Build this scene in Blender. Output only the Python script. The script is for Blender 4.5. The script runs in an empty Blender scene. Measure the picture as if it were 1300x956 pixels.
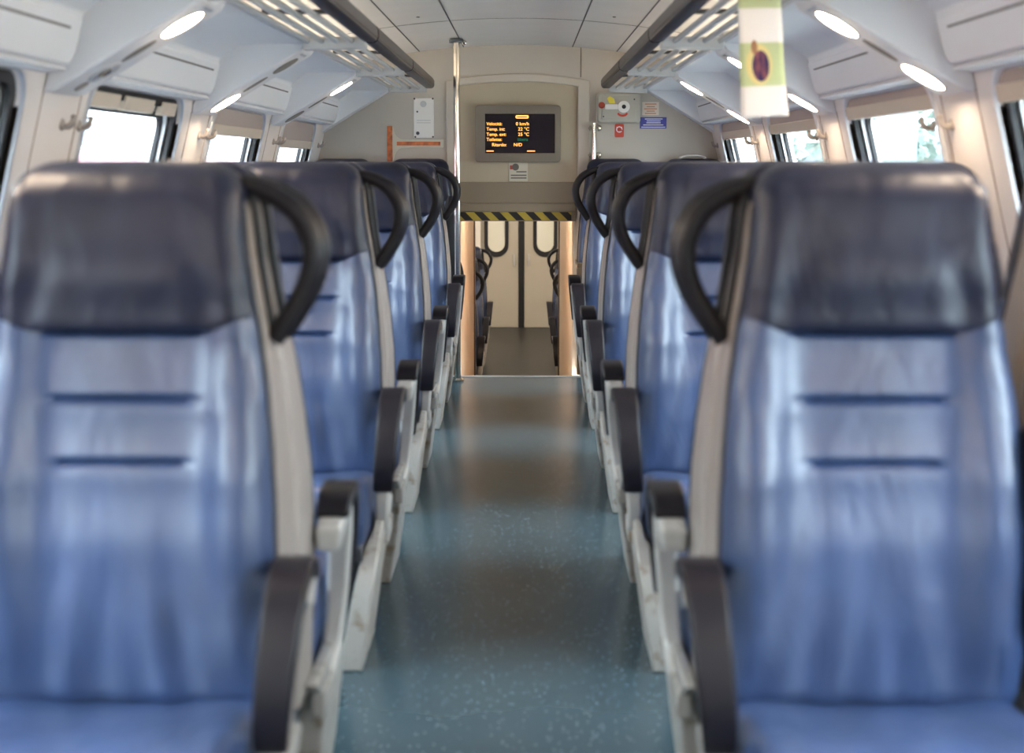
import bpy, bmesh, math, random
from mathutils import Vector, Matrix
random.seed(7)
PI = math.pi
scn = bpy.context.scene
COL = scn.collection

# ------------------------------------------------------------------ materials
def lin(c):
    return tuple(((v / 12.92) if v <= 0.04045 else ((v + 0.055) / 1.055) ** 2.4) for v in (x / 255.0 for x in c))

def mat(name, rgb, rough=0.5, metal=0.0, spec=0.5, noise=0.0, nscale=8.0, bump=0.0, bscale=40.0, coat=0.0, emit=None, estr=0.0, sheen=0.0):
    m = bpy.data.materials.new(name); m.use_nodes = True
    nt = m.node_tree; b = nt.nodes['Principled BSDF']
    c = lin(rgb)
    b.inputs['Base Color'].default_value = (*c, 1)
    b.inputs['Roughness'].default_value = rough
    b.inputs['Metallic'].default_value = metal
    b.inputs['Specular IOR Level'].default_value = spec
    b.inputs['Coat Weight'].default_value = coat
    b.inputs['Coat Roughness'].default_value = 0.25
    b.inputs['Sheen Weight'].default_value = sheen
    if emit:
        b.inputs['Emission Color'].default_value = (*lin(emit), 1)
        b.inputs['Emission Strength'].default_value = estr
    if noise or bump:
        tc = nt.nodes.new('ShaderNodeTexCoord')
    if noise:
        n = nt.nodes.new('ShaderNodeTexNoise'); n.inputs['Scale'].default_value = nscale; n.inputs['Detail'].default_value = 5
        r = nt.nodes.new('ShaderNodeValToRGB')
        r.color_ramp.elements[0].position = 0.3; r.color_ramp.elements[1].position = 0.7
        r.color_ramp.elements[0].color = (*[x * (1 - noise) for x in c], 1)
        r.color_ramp.elements[1].color = (*[min(1, x * (1 + noise)) for x in c], 1)
        nt.links.new(tc.outputs['Object'], n.inputs['Vector']); nt.links.new(n.outputs['Fac'], r.inputs['Fac'])
        nt.links.new(r.outputs['Color'], b.inputs['Base Color'])
    if bump:
        n2 = nt.nodes.new('ShaderNodeTexNoise'); n2.inputs['Scale'].default_value = bscale; n2.inputs['Detail'].default_value = 4
        bp = nt.nodes.new('ShaderNodeBump'); bp.inputs['Strength'].default_value = bump; bp.inputs['Distance'].default_value = 0.01
        nt.links.new(tc.outputs['Object'], n2.inputs['Vector']); nt.links.new(n2.outputs['Fac'], bp.inputs['Height'])
        nt.links.new(bp.outputs['Normal'], b.inputs['Normal'])
    return m

M = {}
M['wall'] = mat('pale_wall_laminate', (226, 218, 212), 0.42, noise=0.03, nscale=3)
M['rib'] = mat('white_moulding', (226, 226, 227), 0.4, noise=0.02, nscale=3)
M['ceil'] = mat('ceiling_panel', (216, 215, 212), 0.4, noise=0.03, nscale=4)
M['seam'] = mat('dark_seam', (70, 70, 72), 0.6)
M['endwall'] = mat('end_wall_panel', (188, 180, 168), 0.4, noise=0.03, nscale=3)
M['endframe'] = mat('end_wall_frame', (194, 184, 170), 0.35, noise=0.02, nscale=3)
M['endpanel'] = mat('end_wall_inner_panel', (184, 170, 146), 0.3, noise=0.03, nscale=3)
M['lintel'] = mat('lintel_panel', (138, 124, 104), 0.35)
M['shell'] = mat('seat_shell_plastic', (158, 148, 141), 0.4, noise=0.04, nscale=6)
M['armwhite'] = mat('arm_support_plastic', (190, 186, 181), 0.42, noise=0.04, nscale=6)
M['pad'] = mat('arm_pad_rubber', (20, 17, 26), 0.42, spec=.35, bump=0.08, bscale=120)
M['black'] = mat('black_rubber', (24, 23, 26), 0.5)
M['loop'] = mat('handle_rubber', (17, 15, 22), 0.42, spec=.35)
M['frame'] = mat('seat_frame_steel', (70, 72, 78), 0.5)
M['alu'] = mat('brushed_aluminium', (205, 206, 208), 0.35, metal=0.6)
M['chrome'] = mat('polished_steel', (215, 210, 200), 0.16, metal=1.0)
M['rack'] = mat('rack_grey_paint', (190, 191, 190), 0.42)
M['rail'] = mat('rack_rail_navy', (24, 25, 36), 0.35)
M['railtop'] = mat('rack_rail_brown', (70, 63, 60), 0.4)
M['blind'] = mat('blind_taupe', (176, 160, 150), 0.7, bump=0.05, bscale=300)
M['blindbar'] = mat('blind_bar_beige', (208, 192, 172), 0.5)
M['hook'] = mat('hook_grey', (170, 162, 154), 0.3, metal=0.4)
M['wood'] = None
M['plate'] = mat('white_plate', (232, 228, 222), 0.4)
M['boxgrey'] = mat('alarm_box_grey', (176, 172, 160), 0.4)
M['red'] = mat('signal_red', (205, 70, 48), 0.45)
M['brick'] = mat('brick_red', (172, 70, 50), 0.45)
M['yellow'] = mat('signal_yellow', (226, 206, 70), 0.45)
M['blue'] = mat('notice_blue', (70, 74, 160), 0.5)
M['paper'] = mat('notice_paper', (228, 214, 200), 0.6)
M['ink'] = mat('notice_orange_ink', (205, 150, 118), 0.6)
M['inkgrey'] = mat('notice_grey_ink', (110, 104, 96), 0.6)
M['white'] = mat('white_print', (232, 232, 238), 0.5)
M['screencase'] = mat('display_case', (124, 114, 100), 0.45)
M['orangewood'] = mat('orange_strip', (190, 104, 56), 0.4, noise=0.45, nscale=30)
M['palecream'] = mat('cream_plate', (206, 200, 180), 0.4)
M['grille'] = mat('dark_grille', (128, 122, 114), 0.6)
M['doorbeige'] = mat('door_beige', (184, 178, 166), 0.4)
M['lowwall'] = mat('lower_saloon_wall', (200, 194, 184), 0.45)
M['lowfloor'] = mat('lower_saloon_floor', (30, 30, 33), 0.4)
M['bag'] = mat('black_bag_fabric', (22, 21, 26), 0.75, bump=0.3, bscale=60)
M['cloth'] = mat('white_cloth', (226, 224, 220), 0.8)
M['browntrim'] = mat('brown_trim', (92, 70, 48), 0.45)
M['trainwhite'] = mat('train_white', (168, 166, 168), 0.4)
M['trainred'] = mat('train_pink_red', (150, 92, 98), 0.4)
M['trainglass'] = mat('train_window_band', (100, 106, 114), 0.2)
M['concrete'] = mat('pale_concrete', (120, 128, 134), 0.8, noise=0.08, nscale=2)
M['gantry'] = mat('grey_steel', (90, 98, 104), 0.5)
M['ground'] = mat('track_ballast', (150, 146, 140), 0.9, noise=0.3, nscale=6)
M['leaf'] = mat('foliage', (104, 116, 108), 0.7, noise=0.4, nscale=5)

def leather(name, rgb, rough, var, bump, spec, coat):
    m = mat(name, rgb, rough, spec=spec, coat=coat)
    nt = m.node_tree; b = nt.nodes['Principled BSDF']
    tc = nt.nodes.new('ShaderNodeTexCoord')
    n = nt.nodes.new('ShaderNodeTexNoise'); n.inputs['Scale'].default_value = 5; n.inputs['Detail'].default_value = 3
    mp = nt.nodes.new('ShaderNodeMapping'); mp.inputs['Scale'].default_value = (1.4, 1, 0.55)
    r = nt.nodes.new('ShaderNodeValToRGB'); c = lin(rgb)
    r.color_ramp.elements[0].position = 0.35; r.color_ramp.elements[1].position = 0.68
    r.color_ramp.elements[0].color = (*[x * (1 - var) for x in c], 1)
    r.color_ramp.elements[1].color = (*[x * (1 + var) for x in c], 1)
    nt.links.new(tc.outputs['Object'], mp.inputs['Vector']); nt.links.new(mp.outputs['Vector'], n.inputs['Vector'])
    nt.links.new(n.outputs['Fac'], r.inputs['Fac']); nt.links.new(r.outputs['Color'], b.inputs['Base Color'])
    f = nt.nodes.new('ShaderNodeTexNoise'); f.inputs['Scale'].default_value = 7; f.inputs['Detail'].default_value = 5; f.inputs['Distortion'].default_value = 0.6
    nt.links.new(mp.outputs['Vector'], f.inputs['Vector'])
    bp = nt.nodes.new('ShaderNodeBump'); bp.inputs['Strength'].default_value = bump; bp.inputs['Distance'].default_value = 0.03
    nt.links.new(f.outputs['Fac'], bp.inputs['Height']); nt.links.new(bp.outputs['Normal'], b.inputs['Normal'])
    return m
M['seatblue'] = leather('blue_seat_leather', (50, 69, 108), 0.42, 0.2, 0.32, .8, .3)
M['headshade'] = leather('headrest_leather_painted_shade', (20, 26, 50), 0.40, 0.25, 0.3, .5, .0)  # backrest leather again, with its dark reflection painted into the colour

def floor_mat():
    m = mat('speckled_vinyl', (84, 104, 112), 0.3)
    nt = m.node_tree; b = nt.nodes['Principled BSDF']; b.inputs['Specular IOR Level'].default_value = 0.7
    tc = nt.nodes.new('ShaderNodeTexCoord')
    v = nt.nodes.new('ShaderNodeTexVoronoi'); v.inputs['Scale'].default_value = 60
    r = nt.nodes.new('ShaderNodeValToRGB')
    r.color_ramp.elements[0].position = 0.09; r.color_ramp.elements[0].color = (*lin((150, 166, 172)), 1)
    r.color_ramp.elements[1].position = 0.16; r.color_ramp.elements[1].color = (*lin((58, 76, 84)), 1)
    n = nt.nodes.new('ShaderNodeTexNoise'); n.inputs['Scale'].default_value = 3; n.inputs['Detail'].default_value = 6
    mx = nt.nodes.new('ShaderNodeMixRGB'); mx.blend_type = 'MULTIPLY'; mx.inputs['Fac'].default_value = 0.12
    rr = nt.nodes.new('ShaderNodeValToRGB'); rr.color_ramp.elements[0].color = (.45, .45, .45, 1); rr.color_ramp.elements[1].color = (1, 1, 1, 1)
    rr.color_ramp.elements[0].position = .3; rr.color_ramp.elements[1].position = .65
    nt.links.new(tc.outputs['Object'], v.inputs['Vector']); nt.links.new(v.outputs['Distance'], r.inputs['Fac'])
    nt.links.new(tc.outputs['Object'], n.inputs['Vector']); nt.links.new(n.outputs['Fac'], rr.inputs['Fac'])
    nt.links.new(r.outputs['Color'], mx.inputs['Color1']); nt.links.new(rr.outputs['Color'], mx.inputs['Color2'])
    nt.links.new(mx.outputs['Color'], b.inputs['Base Color'])
    mr = nt.nodes.new('ShaderNodeMapRange'); mr.inputs['To Min'].default_value = .20; mr.inputs['To Max'].default_value = .27
    nt.links.new(n.outputs['Fac'], mr.inputs['Value']); nt.links.new(mr.outputs['Result'], b.inputs['Roughness'])
    return m
M['floor'] = floor_mat()

def wood_mat():
    m = mat('peach_wood_laminate', (222, 176, 132), 0.4)
    nt = m.node_tree; b = nt.nodes['Principled BSDF']
    tc = nt.nodes.new('ShaderNodeTexCoord'); mp = nt.nodes.new('ShaderNodeMapping'); mp.inputs['Scale'].default_value = (6, 6, .5)
    n = nt.nodes.new('ShaderNodeTexNoise'); n.inputs['Scale'].default_value = 6; n.inputs['Detail'].default_value = 6
    r = nt.nodes.new('ShaderNodeValToRGB')
    r.color_ramp.elements[0].position = .3; r.color_ramp.elements[0].color = (*lin((226, 202, 176)), 1)
    r.color_ramp.elements[1].position = .7; r.color_ramp.elements[1].color = (*lin((240, 222, 200)), 1)
    nt.links.new(tc.outputs['Object'], mp.inputs['Vector']); nt.links.new(mp.outputs['Vector'], n.inputs['Vector'])
    nt.links.new(n.outputs['Fac'], r.inputs['Fac']); nt.links.new(r.outputs['Color'], b.inputs['Base Color'])
    return m
M['wood'] = wood_mat()

def stain_mat():
    m = mat('scuffed_leg_plastic', (168, 164, 159), 0.45)
    nt = m.node_tree; b = nt.nodes['Principled BSDF']
    tc = nt.nodes.new('ShaderNodeTexCoord'); n = nt.nodes.new('ShaderNodeTexNoise'); n.inputs['Scale'].default_value = 22; n.inputs['Detail'].default_value = 6
    r = nt.nodes.new('ShaderNodeValToRGB')
    r.color_ramp.elements[0].position = .32; r.color_ramp.elements[0].color = (*lin((134, 122, 106)), 1)
    r.color_ramp.elements[1].position = .46; r.color_ramp.elements[1].color = (*lin((170, 166, 161)), 1)
    nt.links.new(tc.outputs['Object'], n.inputs['Vector']); nt.links.new(n.outputs['Fac'], r.inputs['Fac'])
    nt.links.new(r.outputs['Color'], b.inputs['Base Color'])
    return m
M['leg'] = stain_mat()

def hazard_mat():
    m = mat('hazard_stripes', (220, 190, 60), 0.5)
    nt = m.node_tree; b = nt.nodes['Principled BSDF']
    tc = nt.nodes.new('ShaderNodeTexCoord'); sp = nt.nodes.new('ShaderNodeSeparateXYZ')
    a = nt.nodes.new('ShaderNodeMath'); a.operation = 'ADD'
    s = nt.nodes.new('ShaderNodeMath'); s.operation = 'MULTIPLY'; s.inputs[1].default_value = 9.2
    f = nt.nodes.new('ShaderNodeMath'); f.operation = 'FRACT'
    g = nt.nodes.new('ShaderNodeMath'); g.operation = 'GREATER_THAN'; g.inputs[1].default_value = .5
    mx = nt.nodes.new('ShaderNodeMixRGB')
    mx.inputs['Color1'].default_value = (*lin((176, 150, 56)), 1); mx.inputs['Color2'].default_value = (*lin((34, 28, 26)), 1)
    nt.links.new(tc.outputs['Object'], sp.inputs['Vector'])
    nt.links.new(sp.outputs['X'], a.inputs[0]); nt.links.new(sp.outputs['Z'], a.inputs[1])
    nt.links.new(a.outputs[0], s.inputs[0]); nt.links.new(s.outputs[0], f.inputs[0]); nt.links.new(f.outputs[0], g.inputs[0])
    nt.links.new(g.outputs[0], mx.inputs['Fac']); nt.links.new(mx.outputs['Color'], b.inputs['Base Color'])
    return m
M['hazard'] = hazard_mat()

def glass_mat():
    m = bpy.data.materials.new('window_glass'); m.use_nodes = True
    nt = m.node_tree; nt.nodes.clear()
    o = nt.nodes.new('ShaderNodeOutputMaterial'); mx = nt.nodes.new('ShaderNodeMixShader')
    t = nt.nodes.new('ShaderNodeBsdfTransparent'); t.inputs['Color'].default_value = (.75, .81, .83, 1)
    g = nt.nodes.new('ShaderNodeBsdfGlossy'); g.inputs['Roughness'].default_value = .02
    lw = nt.nodes.new('ShaderNodeLayerWeight'); lw.inputs['Blend'].default_value = .5
    pw = nt.nodes.new('ShaderNodeMath'); pw.operation = 'POWER'; pw.inputs[1].default_value = 5
    fr = nt.nodes.new('ShaderNodeMath'); fr.operation = 'MULTIPLY_ADD'; fr.inputs[1].default_value = .45; fr.inputs[2].default_value = .03
    nt.links.new(lw.outputs['Facing'], pw.inputs[0]); nt.links.new(pw.outputs[0], fr.inputs[0])
    nt.links.new(fr.outputs[0], mx.inputs['Fac']); nt.links.new(t.outputs[0], mx.inputs[1]); nt.links.new(g.outputs[0], mx.inputs[2])
    nt.links.new(mx.outputs[0], o.inputs['Surface'])
    return m
M['glass'] = glass_mat()

def emit_mat(name, rgb, s):
    m = bpy.data.materials.new(name); m.use_nodes = True
    nt = m.node_tree; nt.nodes.clear()
    o = nt.nodes.new('ShaderNodeOutputMaterial'); e = nt.nodes.new('ShaderNodeEmission')
    e.inputs['Color'].default_value = (*lin(rgb), 1); e.inputs['Strength'].default_value = s
    nt.links.new(e.outputs[0], o.inputs['Surface'])
    return m
M['lamp'] = emit_mat('lamp_glow', (255, 230, 200), 42)
M['cove'] = emit_mat('cove_light_glow', (255, 234, 208), 5)
M['lowlamp'] = emit_mat('lower_lamp_glow', (255, 240, 220), 14)
M['amber'] = emit_mat('amber_text_glow', (255, 176, 84), 1.1)
M['green'] = emit_mat('dim_green_text_glow', (40, 110, 84), .5)
M['screen'] = mat('display_glass', (26, 20, 34), 0.12)

def paper_mat():
    m = bpy.data.materials.new('printed_poster_paper'); m.use_nodes = True
    nt = m.node_tree; nt.nodes.clear(); N = nt.nodes.new; L = nt.links.new
    o = N('ShaderNodeOutputMaterial'); tc = N('ShaderNodeTexCoord'); sp = N('ShaderNodeSeparateXYZ')
    L(tc.outputs['UV'], sp.inputs['Vector'])
    r = N('ShaderNodeValToRGB'); r.color_ramp.interpolation = 'CONSTANT'
    gr = (*lin((214, 222, 188)), 1); wh = (*lin((250, 248, 246)), 1)
    e = r.color_ramp.elements
    e[0].position = 0; e[0].color = wh
    e[1].position = .22; e[1].color = gr
    x = e.new(.53); x.color = wh
    x = e.new(.78); x.color = gr
    L(sp.outputs['Y'], r.inputs['Fac'])
    def ell(cx, cy, rx, ry):
        a = N('ShaderNodeVectorMath'); a.operation = 'SUBTRACT'; a.inputs[1].default_value = (cx, cy, 0); L(tc.outputs['UV'], a.inputs[0])
        b = N('ShaderNodeVectorMath'); b.operation = 'DIVIDE'; b.inputs[1].default_value = (rx, ry, 1); L(a.outputs[0], b.inputs[0])
        l = N('ShaderNodeVectorMath'); l.operation = 'LENGTH'; L(b.outputs[0], l.inputs[0])
        c = N('ShaderNodeMath'); c.operation = 'LESS_THAN'; c.inputs[1].default_value = 1; L(l.outputs['Value'], c.inputs[0])
        return c.outputs[0]
    cur = r.outputs['Color']
    nz = N('ShaderNodeTexNoise'); nz.inputs['Scale'].default_value = 9; L(tc.outputs['UV'], nz.inputs['Vector'])
    cr = N('ShaderNodeValToRGB'); ce = cr.color_ramp.elements
    ce[0].position = .38; ce[0].color = (*lin((96, 84, 124)), 1); ce[1].position = .62; ce[1].color = (*lin((176, 120, 128)), 1)
    L(nz.outputs['Fac'], cr.inputs['Fac'])
    for (cx, cy, rx, ry, col) in ((.43, .375, .29, .145, (*lin((236, 226, 180)), 1)), (.46, .365, .19, .11, None), (.33, .50, .07, .05, (*lin((196, 160, 130)), 1))):
        mx = N('ShaderNodeMixRGB'); L(ell(cx, cy, rx, ry), mx.inputs['Fac']); L(cur, mx.inputs['Color1'])
        if col: mx.inputs['Color2'].default_value = col
        else: L(cr.outputs['Color'], mx.inputs['Color2'])
        cur = mx.outputs['Color']
    d = N('ShaderNodeBsdfDiffuse'); t = N('ShaderNodeBsdfTranslucent'); mx = N('ShaderNodeMixShader'); mx.inputs['Fac'].default_value = .5
    L(cur, d.inputs['Color']); L(cur, t.inputs['Color']); L(d.outputs[0], mx.inputs[1]); L(t.outputs[0], mx.inputs[2]); L(mx.outputs[0], o.inputs['Surface'])
    return m
M['poster'] = paper_mat()

# ------------------------------------------------------------------ mesh helpers
def link_mesh(name, me, parent=None, bevel=0.0, segs=2):
    o = bpy.data.objects.new(name, me); COL.objects.link(o)
    if parent: o.parent = parent
    if bevel:
        b = o.modifiers.new('bevel', 'BEVEL'); b.width = bevel; b.segments = segs; b.limit_method = 'ANGLE'; b.angle_limit = math.radians(35)
    return o

def finish(bm, m, name='mesh', ang=35):
    bmesh.ops.recalc_face_normals(bm, faces=bm.faces)
    me = bpy.data.meshes.new(name); bm.to_mesh(me); bm.free()
    for p in me.polygons: p.use_smooth = True
    me.set_sharp_from_angle(angle=math.radians(ang))
    me.materials.append(m)
    return me

def obj(name, bm, m, parent=None, bevel=0.0, segs=2, ang=35):
    return link_mesh(name, finish(bm, m, name, ang), parent, bevel, segs)

def tag(o, label, cat, group=None):
    o['label'] = label; o['category'] = cat
    if group: o['group'] = group
    return o

def struct(o):
    o['kind'] = 'structure'; return o

def empty(name, loc, label, cat, group=None, rz=0):
    o = bpy.data.objects.new(name, None); COL.objects.link(o); o.location = loc; o.rotation_euler.z = rz
    o.empty_display_size = .1
    return tag(o, label, cat, group)

def box(bm, x0, x1, y0, y1, z0, z1):
    v = [bm.verts.new(p) for p in ((x0, y0, z0), (x1, y0, z0), (x1, y1, z0), (x0, y1, z0), (x0, y0, z1), (x1, y0, z1), (x1, y1, z1), (x0, y1, z1))]
    for f in ((0, 3, 2, 1), (4, 5, 6, 7), (0, 1, 5, 4), (1, 2, 6, 5), (2, 3, 7, 6), (3, 0, 4, 7)): bm.faces.new([v[i] for i in f])

def B(*a):
    bm = bmesh.new(); box(bm, *a); return bm

def prism(bm, pts, axis, a0, a1):
    """polygon (2D pts) extruded along an axis: 'x' pts=(y,z), 'y' pts=(x,z), 'z' pts=(x,y)"""
    def mk(p, a):
        return {'x': (a, p[0], p[1]), 'y': (p[0], a, p[1]), 'z': (p[0], p[1], a)}[axis]
    lo = [bm.verts.new(mk(p, a0)) for p in pts]; hi = [bm.verts.new(mk(p, a1)) for p in pts]
    n = len(pts)
    bm.faces.new(lo); bm.faces.new(hi[::-1])
    for i in range(n): bm.faces.new((lo[i], lo[(i + 1) % n], hi[(i + 1) % n], hi[i]))

def PR(*a):
    bm = bmesh.new(); prism(bm, *a); return bm

def ribbon(bm, outer, inner, axis, a0, a1):
    """strip between two equal-length open polylines, extruded along axis"""
    def mk(p, a):
        return {'x': (a, p[0], p[1]), 'y': (p[0], a, p[1]), 'z': (p[0], p[1], a)}[axis]
    n = len(outer)
    V = [[bm.verts.new(mk(p, a)) for p in pl] for a in (a0, a1) for pl in (outer, inner)]
    o0, i0, o1, i1 = V
    for k in range(n - 1):
        bm.faces.new((o0[k], o0[k + 1], i0[k + 1], i0[k])); bm.faces.new((o1[k], i1[k], i1[k + 1], o1[k + 1]))
        bm.faces.new((o0[k], o1[k], o1[k + 1], o0[k + 1])); bm.faces.new((i0[k], i0[k + 1], i1[k + 1], i1[k]))
    for k in (0, n - 1): bm.faces.new((o0[k], i0[k], i1[k], o1[k]))

def tube(bm, pts, r, n=12, cap=True):
    pts = [Vector(p) for p in pts]; rings = []
    up = None
    for i, p in enumerate(pts):
        t = (pts[min(i + 1, len(pts) - 1)] - pts[max(i - 1, 0)]).normalized()
        if up is None:
            up = Vector((0, 0, 1)) if abs(t.z) < .9 else Vector((1, 0, 0))
        a = t.cross(up).normalized(); b = a.cross(t).normalized(); up = b
        rr = r[i] if isinstance(r, (list, tuple)) else r
        rings.append([bm.verts.new(p + a * rr * math.cos(2 * PI * k / n) + b * rr * math.sin(2 * PI * k / n)) for k in range(n)])
    for i in range(len(rings) - 1):
        for k in range(n): bm.faces.new((rings[i][k], rings[i][(k + 1) % n], rings[i + 1][(k + 1) % n], rings[i + 1][k]))
    if cap: bm.faces.new(rings[0][::-1]); bm.faces.new(rings[-1])

def T(*a, **k):
    bm = bmesh.new(); tube(bm, *a, **k); return bm

def smooth_path(pts, n=6):
    P = [Vector(p) for p in pts]; out = []
    for i in range(len(P) - 1):
        p0 = P[max(i - 1, 0)]; p1 = P[i]; p2 = P[i + 1]; p3 = P[min(i + 2, len(P) - 1)]
        for k in range(n):
            t = k / n
            out.append(.5 * ((2 * p1) + (-p0 + p2) * t + (2 * p0 - 5 * p1 + 4 * p2 - p3) * t * t + (-p0 + 3 * p1 - 3 * p2 + p3) * t ** 3))
    out.append(P[-1]); return out

def lathe(bm, prof, mtx=Matrix(), n=24):
    rings = []
    for r, h in prof:
        if r < 1e-6: rings.append([bm.verts.new(mtx @ Vector((0, 0, h)))])
        else: rings.append([bm.verts.new(mtx @ Vector((r * math.cos(2 * PI * k / n), r * math.sin(2 * PI * k / n), h))) for k in range(n)])
    for a, b in zip(rings, rings[1:]):
        for k in range(n):
            k2 = (k + 1) % n
            if len(a) == 1 and len(b) == 1: continue
            if len(a) == 1: bm.faces.new((a[0], b[k], b[k2]))
            elif len(b) == 1: bm.faces.new((a[k], a[k2], b[0]))
            else: bm.faces.new((a[k], a[k2], b[k2], b[k]))
    if len(rings[0]) > 1: bm.faces.new(rings[0][::-1])
    if len(rings[-1]) > 1: bm.faces.new(rings[-1])

def LA(*a, **k):
    bm = bmesh.new(); lathe(bm, *a, **k); return bm

def interp(tab, z):
    tab = sorted(tab)
    if z <= tab[0][0]: return tab[0][1]
    for (a, va), (b, vb) in zip(tab, tab[1:]):
        if z <= b:
            t = (z - a) / (b - a); t = t * t * (3 - 2 * t) * .5 + t * .5
            return va + (vb - va) * t
    return tab[-1][1]

def sstep(a, b, x):
    t = max(0, min(1, (x - a) / (b - a))); return t * t * (3 - 2 * t)

# ------------------------------------------------------------------ camera
F_PX, PX, PY, VX, VY = 1806.0, 650.0, 434.0, 666.0, 206.0
tilt = math.atan((PY - VY) / F_PX); yaw = math.atan((VX - PX) / math.hypot(F_PX, PY - VY))
fw = Vector((-math.sin(yaw) * math.cos(tilt), math.cos(yaw) * math.cos(tilt), -math.sin(tilt)))
rt = Vector((math.cos(yaw), math.sin(yaw), 0)); up = rt.cross(fw)
cam = bpy.data.cameras.new('camera'); cam_o = bpy.data.objects.new('camera', cam); COL.objects.link(cam_o)
EYE = Vector((.0426, 0, 1.30))
cam_o.matrix_world = Matrix(((rt.x, up.x, -fw.x, EYE.x), (rt.y, up.y, -fw.y, EYE.y), (rt.z, up.z, -fw.z, EYE.z), (0, 0, 0, 1)))
cam.sensor_width = 36; cam.lens = F_PX / 1300 * 36; cam.shift_y = -(478 - PY) / 1300; cam.clip_start = .05; cam.clip_end = 500
cam.dof.use_dof = True; cam.dof.focus_distance = 8.9; cam.dof.aperture_fstop = 2.8; cam.dof.aperture_blades = 0
scn.camera = cam_o

# ------------------------------------------------------------------ cabin setting
PITCH = 1.673
RIBC = [2.232 + PITCH * k for k in range(-2, 4)]           # pillar / rib centres; 3.905, 5.578, 7.251 in view
YB, YE = -2.6, 9.08                                        # rear and front end of the saloon
def wx(z):                                                 # inner face of the side wall
    return 1.27 - .25 * (z - 1.30) if z > .8 else 1.395

struct(obj('floor', B(-1.5, 1.5, YB, 8.60, -.06, 0), M['floor']))
fl = bmesh.new(); box(fl, -1.5, -.395, 8.60, YE, -.06, 0); struct(obj('floor_beside_stairs_left', fl, M['floor']))
fl = bmesh.new(); box(fl, .395, 1.5, 8.60, YE, -.06, 0); struct(obj('floor_beside_stairs_right', fl, M['floor']))
struct(obj('trim_1', PR([(8.585, -.06), (8.585, .002), (8.59, .005), (8.615, .005), (8.62, 0), (8.62, -.06)], 'x', -.395, .395), M['alu']))

def zc(x): return 2.03 - .105 * x * x
# ceiling: curved panels with fine joints
half = [(x, zc(x)) for x in (0, .1, .2, .3, .4, .5, .6, .7, .8, .88)] + [(.96, 1.92), (1.01, 1.87), (1.035, 1.80), (1.038, 1.742)]
prof = [(-x, z) for x, z in half[::-1]] + half[1:]
bm = bmesh.new()
ribbon(bm, [(x * 1.04, z + .05) for x, z in prof], prof, 'y', YB, YE)
ceiling = struct(obj('ceiling', bm, M['ceil'], ang=50))
bm = bmesh.new()
for sx in (-.618, -.34, .342, .62):
    box(bm, sx - .0035, sx + .0035, YB, YE, zc(sx) - .0015, zc(sx) + .01)
for k in range(-2, 4):
    yy = 2.39 + PITCH * k
    pr = [(x, zc(x) - .0012) for x in [-.88 + .11 * i for i in range(17)]]
    ribbon(bm, [(x, z + .006) for x, z in pr], pr, 'y', yy - .0025, yy + .0025)
j = struct(obj('ceiling_joints', bm, M['seam']))
# ceiling screws and small recess marks
bm = bmesh.new()
for (x, y) in ((.48, 7.1), (-.48, 7.1), (.48, 5.4)):
    lathe(bm, [(.008, 0), (.008, .004)], Matrix.Translation((x, y, zc(x) - .003)), 10)
struct(obj('ceiling_fixings', bm, M['seam']))

bays = [((RIBC[i] + RIBC[i + 1]) / 2) for i in range(5)] + [8.088]
HALFW, WZ0, WZ1, WR = .56, .90, 1.525, .085

def wpt(s, y, z, off=0):
    return (s * (wx(z) + off), y, z)

def rloop(y0, y1, z0, z1, r, n=6):
    pts = []
    for (cy, cz, a0) in ((y1 - r, z1 - r, 0), (y0 + r, z1 - r, 90), (y0 + r, z0 + r, 180), (y1 - r, z0 + r, 270)):
        for k in range(n + 1):
            a = math.radians(a0 + 90 * k / n); pts.append((cy + r * math.cos(a), cz + r * math.sin(a)))
    return pts

def ringloft(bm, s, loops):
    """loops: list of (yz-loop, offset) all with the same count; lofted in order"""
    R = [[bm.verts.new(wpt(s, y, z, off)) for y, z in lp] for lp, off in loops]
    n = len(R[0])
    for a, b in zip(R, R[1:]):
        for k in range(n): bm.faces.new((a[k], a[(k + 1) % n], b[(k + 1) % n], b[k]))
    return R

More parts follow.
